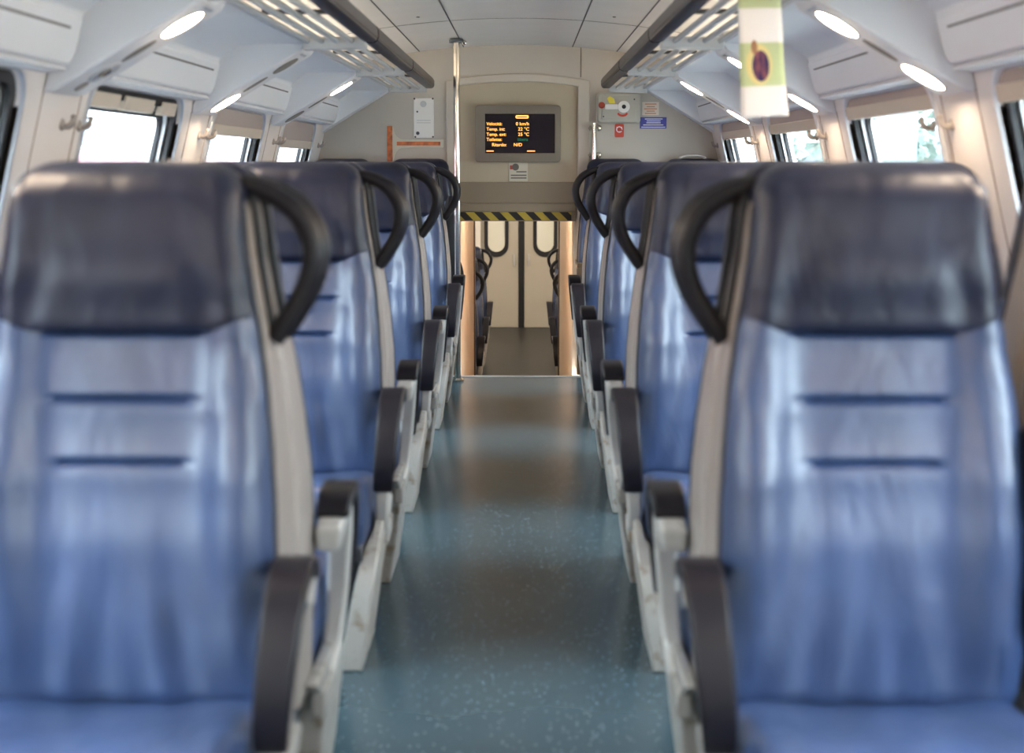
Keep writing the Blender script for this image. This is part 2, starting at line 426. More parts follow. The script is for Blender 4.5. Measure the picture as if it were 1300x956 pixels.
wn = 0; tn = 10
blinds = {(-1, 4): 1.435, (-1, 5): 1.40, (1, 2): 1.47, (1, 3): 1.475, (1, 4): 1.455, (1, 5): 1.455}
for s, sd in ((-1, 'left'), (1, 'right')):
    bm = bmesh.new()
    TH = .09
    def slab(y0, y1, zs):
        a = [bm.verts.new(wpt(s, y0, z)) for z in zs]; b = [bm.verts.new(wpt(s, y1, z)) for z in zs]
        c = [bm.verts.new(wpt(s, y0, z, TH)) for z in zs]; d = [bm.verts.new(wpt(s, y1, z, TH)) for z in zs]
        for i in range(len(zs) - 1):
            bm.faces.new((a[i], b[i], b[i + 1], a[i + 1])); bm.faces.new((c[i], c[i + 1], d[i + 1], d[i]))
            bm.faces.new((a[i], a[i + 1], c[i + 1], c[i])); bm.faces.new((b[i], d[i], d[i + 1], b[i + 1]))
        for i in (0, -1): bm.faces.new((a[i], c[i], d[i], b[i]))
    slab(YB, YE, [0, .8, WZ0])                              # below the windows
    slab(YB, YE, [WZ1, 1.80])                               # above the windows
    edges = [YB] + [e for c in bays for e in (c - HALFW, c + HALFW)] + [YE]
    for i in range(0, len(edges), 2): slab(edges[i], edges[i + 1], [WZ0, WZ1])
    for c in bays:                                          # rounded corners of each opening
        for (cy, cz, a0, dy, dz) in ((c + HALFW, WZ1, 0, -1, -1), (c - HALFW, WZ1, 90, 1, -1), (c - HALFW, WZ0, 180, 1, 1), (c + HALFW, WZ0, 270, -1, 1)):
            pts = [(cy, cz)] + [(cy + dy * WR + WR * math.cos(math.radians(a0 + 15 * k)), cz + dz * WR + WR * math.sin(math.radians(a0 + 15 * k))) for k in range(7)]
            f0 = [bm.verts.new(wpt(s, y, z)) for y, z in pts]; f1 = [bm.verts.new(wpt(s, y, z, TH)) for y, z in pts]
            bm.faces.new(f0); bm.faces.new(f1[::-1])
            for q in range(len(pts)): bm.faces.new((f0[q], f0[(q + 1) % len(pts)], f1[(q + 1) % len(pts)], f1[q]))
    struct(obj('wall_' + sd, bm, M['wall'], ang=20))
    # vertical joints of the pillar covers
    bm = bmesh.new()
    for c in RIBC:
        for dy in (-.12, .20):
            q = [wpt(s, c + dy + e, z, o_) for z in (.8, 1.49) for e in (-.003, .003) for o_ in (-.0015, .01)]
            v = [bm.verts.new(p) for p in q]
            for f in ((0, 1, 3, 2), (4, 6, 7, 5), (0, 2, 6, 4), (1, 5, 7, 3), (0, 4, 5, 1), (2, 3, 7, 6)): bm.faces.new([v[i] for i in f])
    struct(obj('trim_pillar_joints_' + sd, bm, mat('pillar_joint_' + sd, (150, 128, 112), .6)))
    for i, c in enumerate(bays):
        wn += 1
        o = [c - HALFW, c + HALFW, WZ0, WZ1]
        def L(d, r): return rloop(o[0] + d, o[1] - d, o[2] + d, o[3] - d, r)
        bm = bmesh.new()
        R = ringloft(bm, s, [(L(-.022, .10), .0), (L(-.02, .10), -.007), (L(-.004, .085), -.009), (L(0, .082), 0), (L(0, .082), .075)])
        w = struct(obj('window_%d' % wn, bm, M['alu'] if s < 0 else M['rib'], ang=40))
        w.name = 'window_%d' % wn
        bm = bmesh.new()
        ringloft(bm, s, [(L(.001, .08), .012), (L(.03, .06), .014), (L(.03, .06), .03), (L(.001, .08), .03), (L(.001, .08), .012)])
        obj('gasket', bm, M['black'], w)
        bm = bmesh.new()
        ringloft(bm, s, [(L(.001, .08), .034), (L(.045, .05), .036), (L(.045, .05), .06), (L(.001, .08), .06), (L(.001, .08), .034)])
        obj('sash', bm, M['alu'], w)
        bm = bmesh.new()
        ringloft(bm, s, [(L(.036, .05), .05), (L(.066, .04), .05), (L(.066, .04), .0645), (L(.036, .05), .0645), (L(.036, .05), .05)])
        obj('pane_seal', bm, M['black'], w)
        bm = bmesh.new()
        lp = L(.05, .045)
        f0 = [bm.verts.new(wpt(s, y, z, .057)) for y, z in lp]; bm.faces.new(f0)
        f1 = [bm.verts.new(wpt(s, y, z, .062)) for y, z in lp]; bm.faces.new(f1[::-1])
        n = len(lp)
        for q in range(n): bm.faces.new((f0[q], f1[q], f1[(q + 1) % n], f0[(q + 1) % n]))
        obj('pane', bm, M['glass'], w)
        if (s, i) in blinds:
            zb = blinds[(s, i)]
            bm = bmesh.new()
            q = [(wx(z) + oo, z) for z, oo in ((zb, .006), (WZ1 + .01, .006), (WZ1 + .01, .010), (zb, .010))]
            prism(bm, [(s * x, z) for x, z in q], 'y', o[0] + .012, o[1] - .012)
            obj('blind', bm, M['blind'], w)
            bm = bmesh.new()
            q = [(wx(z) + oo, z) for z, oo in ((zb - .022, -.004), (zb + .022, -.004), (zb + .022, .016), (zb - .022, .016))]
            prism(bm, [(s * x, z) for x, z in q], 'y', o[0] + .008, o[1] - .008)
            obj('blind_bar', bm, M['blindbar'], w, bevel=.003)
        elif s < 0 and i == 3:
            for (y0, y1) in ((o[0] + .04, o[0] + .34), (o[0] + .40, o[0] + .75), (o[1] - .25, o[1] - .06)):
                bm = bmesh.new()
                q = [(wx(z) + oo, z) for z, oo in ((1.465, .004), (1.51, .004), (1.51, .03), (1.465, .03))]
                prism(bm, [(s * x, z) for x, z in q], 'y', y0, y1)
                obj('blind_bracket', bm, M['blindbar'], w, bevel=.004)

    # soffit over the windows (runs the whole length) and one storage flap per bay
    sof = [(.79, 1.744), (1.034, 1.738), (1.107, 1.687), (1.118, 1.64), (1.21, 1.56), (1.30, 1.56), (1.30, 1.76), (.79, 1.765)]
    struct(obj('trim_soffit_' + sd, PR([(s * x, z) for x, z in sof], 'y', YB, YE), M['rib'], bevel=.006))
    for i, c in enumerate(bays):
        y0, y1 = c - PITCH / 2 + .145, c + PITCH / 2 - .145
        if i == 5: y1 = YE - .12
        tn += 1
        # flap face: leaning panel with rounded lower corners
        def fx(z): return 1.100 + (1.675 - z) * .27
        r = .05
        lp = [(y0, 1.668), (y1, 1.668)] + [(y1 - r + r * math.cos(math.radians(-15 * k)), 1.548 + r + r * math.sin(math.radians(-15 * k))) for k in range(7)] + [(y0 + r - r * math.sin(math.radians(15 * k)), 1.548 + r - r * math.cos(math.radians(15 * k))) for k in range(7)]
        bm = bmesh.new()
        f0 = [bm.verts.new((s * fx(z), y, z)) for y, z in lp]; f1 = [bm.verts.new((s * (fx(z) + .07), y, z + .004)) for y, z in lp]
        bm.faces.new(f0); bm.faces.new(f1[::-1])
        n = len(lp)
        for q in range(n): bm.faces.new((f0[q], f1[q], f1[(q + 1) % n], f0[(q + 1) % n]))
        fo = struct(obj('trim_%d' % tn, bm, M['rib'], bevel=.008, segs=3))
        bm = bmesh.new()
        ym = c
        q = [(fx(1.636) - .0012, 1.636), (fx(1.642) - .0012, 1.642), (fx(1.642) + .005, 1.642), (fx(1.636) + .005, 1.636)]
        prism(bm, [(s * x, z) for x, z in q], 'y', y0 + .02, y1 - .09)
        obj('flap_groove', bm, mat('flap_groove_%s_%d' % (sd, i), (104, 98, 96), .6), fo)
        bm = bmesh.new()
        prism(bm, [(s * x, z) for x, z in ((1.14, 1.535), (1.20, 1.530), (1.21, 1.545), (1.15, 1.549))], 'y', y0 + .03, y1 - .03)
        obj('flap_lip', bm, M['rib'], fo, bevel=.003)

for s, sd in ((-1, 'left'), (1, 'right')):                  # slim light strips in the cove above the racks
    struct(obj('trim_cove_light_' + sd, B(min(s * 1.012, s * 1.03), max(s * 1.012, s * 1.03), 0, YE - .3, 1.79, 1.815), M['cove']))
struct(obj('wall_back', B(-1.5, 1.5, YB - .06, YB, 0, 2.1), M['endwall']))

# ------------------------------------------------------------------ overhead light brackets (ribs)
side_word = {-1: 'left', 1: 'right'}
def rib_under(x):                                           # sloping underside z(|x|)
    return 1.487 + (1.19 - x) * (1.718 - 1.487) / (1.19 - .80)
RW = .13                                                    # half width along y
RA = Vector((.80 - 1.19, 0, 1.718 - 1.487)).normalized()   # up the slope, inwards (for the positive side)
def slope_mtx(s, x, y, d=.0):
    z = rib_under(x)
    ax = Vector((s * RA.x, 0, RA.z)); nz = Vector((-s * RA.z * 1, 0, RA.x))    # nz points down and inward
    if nz.z > 0: nz = -nz
    ay = nz.cross(ax)
    return Matrix(((ax.x, ay.x, nz.x, s * x + nz.x * d), (ax.y, ay.y, nz.y, y), (ax.z, ay.z, nz.z, z + nz.z * d), (0, 0, 0, 1)))

def rib(s, yc, lamps, label, seen=True):
    sect = [(wx(1.484) - .002, 1.484), (1.21, 1.484), (1.19, 1.487), (.80, 1.718), (.785, 1.744), (.785, 1.79), (1.10, 1.795), (wx(1.795) - .002, 1.795)]
    if seen:
        r = empty('overhead_light_bracket', (s * 1.0, yc, 1.484), label, 'light fitting', 'overhead light brackets along the ' + side_word[s] + ' wall')
        inv = Matrix.Translation((-s * 1.0, -yc, -1.484))
    else:
        r = None; inv = Matrix()
    def add(name, bm, m, par, **k):
        bm.transform(inv); return obj(name, bm, m, par, **k)
    a = add('bracket_body', PR([(s * x, z) for x, z in sect], 'y', yc - RW, yc + RW), M['rib'], r, bevel=.007, segs=3)
    if not seen: struct(a); a.name = 'trim_rib'; r = a
    for x, kind in lamps:
        mt = slope_mtx(s, x, yc)
        R = .062
        if kind == 'lit':
            o = add('lamp', LA([(R + .008, -.004), (R + .008, .002), (R + .002, .004), (R, .001), (R - .004, -.003)], mt, 40), M['rib'], r)
            add('lamp_lens', LA([(R, -.006), (R, .0035), (R * .6, .0065), (0, .0075)], mt, 40), M['lamp'], o)
        elif kind == 'off':
            add('speaker_grille', LA([(R - .006, -.004), (R - .006, .003), (R - .012, .004), (0, .004)], mt, 40), M['grille'], r)
        elif kind == 'slot':
            mt2 = mt @ Matrix.Diagonal((1, .42, 1, 1))
            add('recessed_grille', LA([(R - .006, -.004), (R - .006, .0025), (0, .0035)], mt2, 32), M['grille'], r)
        elif kind == 'spot':
            o = add('reading_spot', LA([(.05, -.004), (.05, .004), (.044, .006), (.036, .001), (0, -.002)], mt, 32), M['alu'], r)
            add('spot_bulb', LA([(.02, -.003), (.02, .006), (.014, .010), (0, .011)], mt, 20), M['chrome'], o)
        elif kind == 'button':
            add('call_button', LA([(.022, -.004), (.022, .004), (.016, .006), (0, .006)], mt, 20), M['hook'], r)
    # bright slim line of the fixing strip next to the rack
    mt = slope_mtx(s, .812, yc)
    bm = bmesh.new(); box(bm, -.006, .006, -.05, .05, -.002, .003); bm.transform(mt)
    add('fixing_strip', bm, M['alu'], r)
    return r

XU, XM, XL = .882, 1.0, 1.118
rib(-1, RIBC[3], [(XU, 'lit'), (XM, 'slot'), (1.095, 'spot'), (1.16, 'button')], 'white overhead bracket nearest on the left, one lit lamp above an unlit reading spot')
rib(-1, RIBC[4], [(XU, 'off'), (XM, 'slot'), (XL, 'lit')], 'white sloping overhead bracket on the left with dark round grille above a lit lamp')
rib(-1, RIBC[5], [(XU, 'lit'), (XM, 'slot'), (XL, 'off')], 'white overhead bracket on the left with lit lamp above dark grille, nearest the end wall')
rib(1, RIBC[3], [(XU, 'lit'), (XM, 'slot'), (XL, 'lit')], 'white sloping overhead bracket nearest on the right, with two large lit round lamps')
rib(1, RIBC[4], [(XU, 'lit'), (XM, 'slot'), (XL, 'lit')], 'white sloping overhead bracket on the right with upper lamp behind the hanging poster')
rib(1, RIBC[5], [(XU, 'lit'), (XM, 'slot'), (XL, 'lit')], 'white sloping overhead bracket on the right with two lit lamps, nearest the end wall')
for s in (-1, 1):
    for k in (0, 1, 2): rib(s, RIBC[k], [(XU, 'lit'), (XL, 'lit')], '', seen=False).name = 'trim_%d' % (30 + k + (3 if s > 0 else 0))
# half brackets against the end wall
for s in (-1, 1):
    sect = [(1.32, 1.46), (1.235, 1.478), (.815, 1.735), (.805, 1.75), (.80, 1.80), (1.32, 1.80)]
    t = struct(obj('trim_%d' % (40 + s), PR([(s * x, z) for x, z in sect], 'y', YE - .14, YE), M['rib'], bevel=.006))

# ------------------------------------------------------------------ luggage racks
def rack(s, y0, y1, label):
    r = empty('luggage_rack', (s * .66, y0, 1.735), label, 'luggage rack', 'slatted luggage racks on the ' + side_word[s])
    def add(name, bm, m, par=r, **k):
        bm.transform(Matrix.Translation((-s * .66, -y0, -1.735))); return obj(name, bm, m, par, **k)
    rl = add('front_rail', PR([(s * x, z) for x, z in ((.508, 1.752), (.522, 1.744), (.556, 1.744), (.560, 1.75), (.560, 1.792), (.548, 1.803), (.52, 1.803), (.508, 1.79))], 'y', y0, y1), M['rail'], bevel=.003)
    add('rail_face', PR([(s * x, z) for x, z in ((.5045, 1.762), (.5085, 1.757), (.5085, 1.786), (.518, 1.8005), (.535, 1.8035), (.535, 1.808), (.513, 1.806), (.5045, 1.79))], 'y', y0 + .004, y1 - .004), M['railtop'], rl)
    for k in range(4):
        x = .603 + k * .055
        bm = bmesh.new(); tube(bm, [(s * x, y0 + .01, 1.748), (s * x, y1 - .01, 1.748)], .0105, 12)
        bm.transform(Matrix.Translation((0, 0, 0)))
        add('slat', bm, M['rack'])
    for ya, yb in ((y0, y0 + .022), (y1 - .022, y1)):
        add('cross_bar', PR([(s * x, z) for x, z in ((.550, 1.722), (.783, 1.716), (.783, 1.762), (.550, 1.764))], 'y', ya, yb), M['rack'], bevel=.004)
    ym = (y0 + y1) / 2
    add('cross_brace', PR([(s * x, z) for x, z in ((.552, 1.766), (.783, 1.766), (.783, 1.776), (.552, 1.776))], 'y', ym - .03, ym + .03), M['seam'])
    return r
for s in (-1, 1):
    for k, w in ((0, 'nearest of the three'), (1, 'middle of the three'), (2, 'smallest, by the end wall')):
        rack(s, 3.755 + PITCH * k, 5.405 + PITCH * k, 'grey slatted luggage rack overhead on the %s, %s' % (side_word[s], w))

# ------------------------------------------------------------------ coat hooks on the pillars
def hook(s, y, label):
    z0 = 1.405; x0 = wx(z0)
    r = empty('coat_hook', (s * x0, y, z0), label, 'coat hook', 'coat hooks on the %s pillars' % side_word[s])
    obj('hook_base', LA([(.017, -.002), (.017, .004), (.012, .008), (0, .009)], Matrix.Rotation(-s * PI / 2, 4, 'Y'), 16), M['hook'], r)
    pts = smooth_path([(-s * .003, 0, -.002), (-s * .016, 0, -.006), (-s * .030, 0, .002), (-s * .036, 0, .018)], 5)
    rr = [.0065 + .0025 * math.sin(PI * i / (len(pts) - 1)) for i in range(len(pts))]
    obj('hook_arm', T(pts, rr, 10), M['hook'], r)
    obj('hook_knob', LA([(0, -.008), (.007, -.005), (.0095, 0), (.007, .005), (0, .008)], Matrix.Translation((-s * .036, 0, .020)), 14), M['hook'], r)
posn = ['nearest', 'second', 'third']
for k, c in enumerate(RIBC[3:]):
    for s, d in ((-1, (.08, .232)), (1, (.145, .33))):
        for q, dy in enumerate(d):
            hook(s, c + dy, 'small grey coat hook on the %s %s pillar, the hook %s the camera' % (posn[k], side_word[s], ('nearer' if q == 0 else 'further from')))
for s in (-1, 1): hook(s, 8.93, 'small grey coat hook on the %s wall right beside the end wall' % side_word[s])

# ------------------------------------------------------------------ seats
HW = [(.40, .232), (.50, .237), (.65, .238), (.75, .236), (.83, .231), (.93, .222), (1.02, .209), (1.10, .195), (1.19, .184), (1.26, .178), (1.31, .172)]
FY = [(.40, .235), (.47, .245), (.58, .255), (.70, .25), (.80, .232), (.90, .208), (1.02, .180), (1.10, .172), (1.20, .160), (1.31, .142)]
SEAMZ = (.930, .833)

def zlist(z0, z1, step, fine, at=()):
    out = set(); z = z0
    while z < z1 - 1e-6: out.add(round(z, 4)); z += step
    out.add(z1)
    for a in at:
        for k in range(-6, 7):
            zz = a + k * fine
            if z0 < zz < z1: out.add(round(zz, 4))
    s = sorted(out); res = [s[0]]
    for v in s[1:]:
        if v - res[-1] > fine * .6: res.append(v)
    return res

def cushion_grid(zs, hwf, yf, yback, NU=44):
    bm = bmesh.new(); rows = []
    us = [math.sin((i / NU - .5) * PI) for i in range(NU + 1)]
    us = [.55 * u + .45 * (2 * i / NU - 1) for i, u in enumerate(us)]
    for z in zs:
        rows.append([bm.verts.new((hwf(z, u) * u, yf(z, u), z)) for u in us])
    for a, b in zip(rows, rows[1:]):
        for k in range(NU): bm.faces.new((a[k], a[k + 1], b[k + 1], b[k]))
    # close to the back
    loop = rows[0][:] + [r[-1] for r in rows[1:]] + rows[-1][-2::-1] + [r[0] for r in rows[-2:0:-1]]
    back = [bm.verts.new((v.co.x * .985, yback, v.co.z)) for v in loop]
    n = len(loop)
    for k in range(n): bm.faces.new((loop[k], back[k], back[(k + 1) % n], loop[(k + 1) % n]))
    bm.faces.new(back)
    return bm

def backrest_bm():
    zs = zlist(.44, 1.16, .02, .0045, SEAMZ + (1.034,))
    def yf(z, u):
        x = abs(u) * interp(HW, z)
        y = -interp(FY, z)
        ins = 1 - sstep(.095, .175, x)
        low = sstep(.50, .80, z)
        y += ins * (.009 * low + .002)                       # recessed insert between side bolsters
        y -= .012 * sstep(.12, .17, x) * low
        if z > .93 + .0: y += 0
        for sz in SEAMZ + (1.034,):
            y += .016 * math.exp(-((z - sz) / .0045) ** 2) * (1 - sstep(.105 + (z - .93) * .12, .122 + (z - .93) * .12, x))
        e = max(0, abs(u) - .85) / .15
        y += .034 * (1 - math.sqrt(max(0, 1 - e * e)))
        t = max(0, (.47 - z) / .03); y += .02 * (1 - math.sqrt(max(0, 1 - t * t)))
        # soft sitting creases low down
        y += .0045 * sstep(.76, .62, z) * math.sin(x * 75 + z * 11 + u * 2) * math.exp(-((x - .08) / .08) ** 2)
        y -= .014 * math.exp(-((x - .185) / .035) ** 2) * sstep(.46, .56, z) * sstep(1.0, .80, z)   # raised side bolsters
        return y
    return cushion_grid(zs, lambda z, u: interp(HW, z), yf, -.10)

def headrest_bm():
    zt = 1.302; NU = 48
    us = [.55 * math.sin((i / NU - .5) * PI) + .45 * (2 * i / NU - 1) for i in range(NU + 1)]
    ts = [0, .004, .012, .025] + [.05 + .045 * i for i in range(18)] + [.90, .93, .955, .975, .99, 1.0]
    def zb(u): return 1.036 + .022 * sstep(.62, 1.0, abs(u))
    def hw(z):
        h = interp(HW, z) + .002; r = .055
        t = min(1, max(0, z - (zt - r)) / r)
        return h - .058 * (1 - math.sqrt(max(0, 1 - t * t)))
    def yf(z, u):
        x = abs(u) * interp(HW, z)
        y = -interp(FY, z) - .004 - .010 * max(sstep(.78, .5, abs(u)), sstep(1.07, 1.16, z)) - .011 * sstep(.12, .17, x) * sstep(1.16, 1.06, z)
        b = max(0, zb(u) + .014 - z) / .014; y += (.003 + .011 * sstep(.78, .5, abs(u))) * (1 - math.sqrt(max(0, 1 - min(1, b) ** 2)))
        t = min(1, max(0, z - (zt - .055)) / .055); y += .085 * (1 - math.sqrt(max(0, 1 - t * t)))
        e = max(0, abs(u) - .82) / .18; y += .034 * (1 - math.sqrt(max(0, 1 - e * e)))
        y -= .007 * sstep(.50, .85, abs(u)) * sstep(1.28, 1.15, z) * sstep(1.05, 1.12, z)
        y -= .008 * math.exp(-((z - 1.13) / .05) ** 2) * (1 - sstep(.4, .8, abs(u)))
        return y
    bm = bmesh.new(); rows = []
    for t in ts:
        rows.append([bm.verts.new((hw(zb(u) + t * (zt - zb(u))) * u, yf(zb(u) + t * (zt - zb(u)), u), zb(u) + t * (zt - zb(u)))) for u in us])
    for a, b in zip(rows, rows[1:]):
        for k in range(NU): bm.faces.new((a[k], a[k + 1], b[k + 1], b[k]))
    loop = rows[0][:] + [r[-1] for r in rows[1:]] + rows[-1][-2::-1] + [r[0] for r in rows[-2:0:-1]]
    back = [bm.verts.new((v.co.x * .985, -.04, v.co.z)) for v in loop]
    n = len(loop)
    for k in range(n): bm.faces.new((loop[k], back[k], back[(k + 1) % n], loop[(k + 1) % n]))
    bm.faces.new(back)
    return bm

def shell_bm():
    bm = bmesh.new(); rings = []
    zs = [.34, .345, .36, .45, .55, .65, .75, .85, .95, 1.05, 1.15, 1.22, 1.255, 1.275, 1.285, 1.289]
    for z in zs:
        h = interp(HW, z) + .003
        t = max(0, z - 1.225) / .065; h -= .06 * (1 - math.sqrt(max(0, 1 - t * t)))
        fy = -(interp(FY, z) - .052); by = -.012
        t2 = max(0, z - 1.26) / .030; fy += .02 * (1 - math.sqrt(max(0, 1 - min(1, t2) ** 2)))
        r = .022; pts = []
        for (cx, cy, a0, rr) in ((h - r, by - r, 0, r), (-h + r, by - r, 90, r), (-h + .008, fy + .008, 180, .008), (h - .008, fy + .008, 270, .008)):
            for k in range(5):
                a = math.radians(a0 + 90 * k / 4); pts.append((cx + rr * math.cos(a), cy + rr * math.sin(a)))
        rings.append([bm.verts.new((x, y, z)) for x, y in pts])
    n = len(rings[0])
    for a, b in zip(rings, rings[1:]):
        for k in range(n): bm.faces.new((a[k], a[(k + 1) % n], b[(k + 1) % n], b[k]))
    bm.faces.new(rings[0][::-1]); bm.faces.new(rings[-1])
    return bm

def piping_bm(sx):
    pts = []
    for z in [.45 + .03 * i for i in range(27)]:
        h = interp(HW, z) - .001
        t = max(0, z - 1.225) / .065; h -= .058 * (1 - math.sqrt(max(0, 1 - min(1, t) ** 2)))
        pts.append((sx * h, -(interp(FY, z) - .055), z))
    return T(pts, .006, 8)

def seat_cushion_bm():
    bm = bmesh.new(); rings = []
    N = 30
    prof = []
    # (y, z) outline of the side view, from the back top over the front to the back bottom
    top = [(-.20, .455), (-.28, .468), (-.40, .487), (-.49, .498), (-.545, .494), (-.575, .474), (-.588, .44), (-.588, .39), (-.578, .35), (-.555, .326), (-.52, .318), (-.36, .322), (-.20, .326)]
    P = smooth_path([(0, y, z) for y, z in top], 3)
    cy, cz = -.36, .40
    us = [-1 + 2 * i / N for i in range(N + 1)]
    for u in us:
        e = max(0, abs(u) - .82) / .18
        k = math.sqrt(max(0, 1 - e * e)) * .22 + .78
        dip = .008 * (1 - sstep(.3, .8, abs(u)))
        ring = []
        for p in P:
            z = cz + (p.z - cz) * k
            y = cy + (p.y - cy) * (.86 + .14 * (k - .78) / .22)
            if p.z > .45: z -= dip
            ring.append(bm.verts.new((.226 * u, y, z)))
        rings.append(ring)
    n = len(P)
    for a, b in zip(rings, rings[1:]):
        for k in range(n - 1): bm.faces.new((a[k], a[k + 1], b[k + 1], b[k]))
        bm.faces.new((a[n - 1], a[0], b[0], b[n - 1]))
    bm.faces.new(rings[0]); bm.faces.new(rings[-1][::-1])
    return bm

def arm_paths():
    P = smooth_path([(0, y, z) for y, z in ((-.150, .634), (-.20, .650), (-.25, .664), (-.295, .664), (-.335, .640), (-.366, .590), (-.386, .525), (-.393, .455), (-.380, .385), (-.340, .325), (-.25, .293))], 4)
    P = [Vector((p.y, p.z)) for p in P]; nrm = []
    for i in range(len(P)):
        t = (P[min(i + 1, len(P) - 1)] - P[max(i - 1, 0)]).normalized(); nrm.append(Vector((t.y, -t.x)))
    if nrm[0].y < 0: nrm = [-v for v in nrm]
    return P, nrm
def lean(bm):
    for v in bm.verts:
        d = max(0, .70 - v.co.z)
        v.co.x = (.278 - .075 * d) + (v.co.x - .302) * (1 - .85 * d)
    return bm
def armband_bm():
    P, N = arm_paths(); bm = bmesh.new()
    th = [.052 - .014 * sstep(2, 10, i) for i in range(len(P))]
    ribbon(bm, [tuple(p) for p in P], [tuple(p - n * t) for p, n, t in zip(P, N, th)], 'x', .276, .328)
    return lean(bm)
def armpad_bm():
    P, N = arm_paths(); bm = bmesh.new()
    a, k = 3, 30
    P, N = P[a:k], N[a:k]; m = len(P)
    # wraps over the upper edge and down the front of the band
    tp = [.030 * math.sqrt(max(.04, min(1, (i + .3) / 3, (m - 1 - i + .3) / 4))) for i in range(m)]
    ribbon(bm, [tuple(p + n * t) for p, n, t in zip(P, N, tp)], [tuple(p - n * .004) for p, n in zip(P, N)], 'x', .271, .337)
    return lean(bm)
def sideleg_bm():
    bm = bmesh.new()
    S = [(0, .158, .217, -.545, -.235), (.03, .162, .220, -.545, -.235), (.12, .178, .233, -.540, -.235), (.20, .192, .243, -.532, -.228), (.26, .205, .252, -.515, -.205), (.316, .222, .258, -.46, -.16)]
    S += [(.322, .2315, .258, -.44, -.14), (.36, .2335, .258, -.36, -.08)]
    R = [[bm.verts.new(p) for p in ((a, f, z), (b, f, z), (b, k, z), (a, k, z))] for z, a, b, f, k in S]
    for p, q in zip(R, R[1:]):
        for i in range(4): bm.faces.new((p[i], p[(i + 1) % 4], q[(i + 1) % 4], q[i]))
    bm.faces.new(R[0][::-1]); bm.faces.new(R[-1])
    box(bm, .236, .264, -.30, -.15, .272, .322)           # joins the arm support band at the bottom
    return bm
def loop_bm():
    # D-shaped hand loop beside the headrest (x measured from the seat centre)
    pts = smooth_path([(.160, -.045, 1.262), (.205, -.045, 1.253), (.252, -.045, 1.224), (.280, -.045, 1.175), (.281, -.045, 1.130), (.266, -.045, 1.085), (.244, -.05, 1.048), (.216, -.055, 1.008)], 6)
    return T(pts, [.0178] * len(pts), 14)
def loop_mount_bm():
    pts = smooth_path([(.184, -.05, 1.262), (.194, -.05, 1.19), (.204, -.052, 1.10), (.217, -.055, 1.02)], 5)
    return T(pts, [.008] * len(pts), 8)
def midarm_bm():
    bm = bmesh.new()
    prism(bm, [(-.13, .56), (-.22, .52), (-.285, .60), (-.285, .80), (-.265, .88), (-.225, .905), (-.185, .885), (-.165, .82), (-.14, .70)], 'x', -.250, -.226)
    return bm
def frame_bm():
    bm = bmesh.new()
    box(bm, -.20, .215, -.50, -.06, .275, .322); box(bm, -.19, .19, -.14, -.04, .322, .42)
    return bm
def winleg_bm():
    bm = bmesh.new()
    prism(bm, [(-.40, 0), (-.24, 0), (-.26, .14), (-.22, .276), (-.42, .276), (-.38, .14)], 'x', -.02, .02)
    return bm

SEATM = {}
def part_mesh(key, fn, m, mirror, ang=40):
    k = (key, mirror)
    if k not in SEATM:
        bm = fn()
        if mirror: bm.transform(Matrix.Diagonal((-1, 1, 1, 1)))
        SEATM[k] = finish(bm, m, key, ang)
    return SEATM[k]

def seat(x, y, z, side, away, aisle, label, group, loop=True, arm=True, tall=1.0):
    """side -1 left of the aisle, +1 right; away: faces the end wall"""
    r = empty('train_seat', (x, y, z), label, 'train seat', group, PI if away else 0)
    r.scale.z = tall
    # canonical: aisle on +x, facing -y; rotated by pi: aisle on -x
    mirror = (side > 0) != away
    def add(name, key, fn, m, par=r, bevel=0, **k):
        return link_mesh(name, part_mesh(key, fn, m, mirror, **k), par, bevel)
    sh = add('seat_shell', 'seat_shell', shell_bm, M['shell'])
    add('backrest', 'backrest', backrest_bm, M['seatblue'], ang=60)
    add('headrest', 'headrest', headrest_bm, M['headshade'], ang=60)
    add('seat_cushion', 'seat_cushion', seat_cushion_bm, M['seatblue'], ang=60)
    add('seat_frame', 'seat_frame', frame_bm, M['frame'], bevel=.006)
    add('piping', 'piping_a', lambda: piping_bm(1), M['black'], sh)
    add('piping', 'piping_b', lambda: piping_bm(-1), M['black'], sh)
    if aisle and arm:
        a = add('armrest', 'arm_band', armband_bm, M['armwhite'], bevel=.008)
        add('armrest_pad', 'arm_pad', armpad_bm, M['pad'], a, bevel=.012)
        add('leg', 'side_leg', sideleg_bm, M['leg'], bevel=.008)
        add('folded_armrest', 'mid_arm', midarm_bm, M['pad'], bevel=.010)
        if loop:
            h = add('grab_handle', 'hand_loop', loop_bm, M['loop'])
            add('handle_mount', 'loop_mount', loop_mount_bm, M['black'], h)
    else:
        add('leg', 'wall_leg', winleg_bm, M['leg'], bevel=.006)
    return r

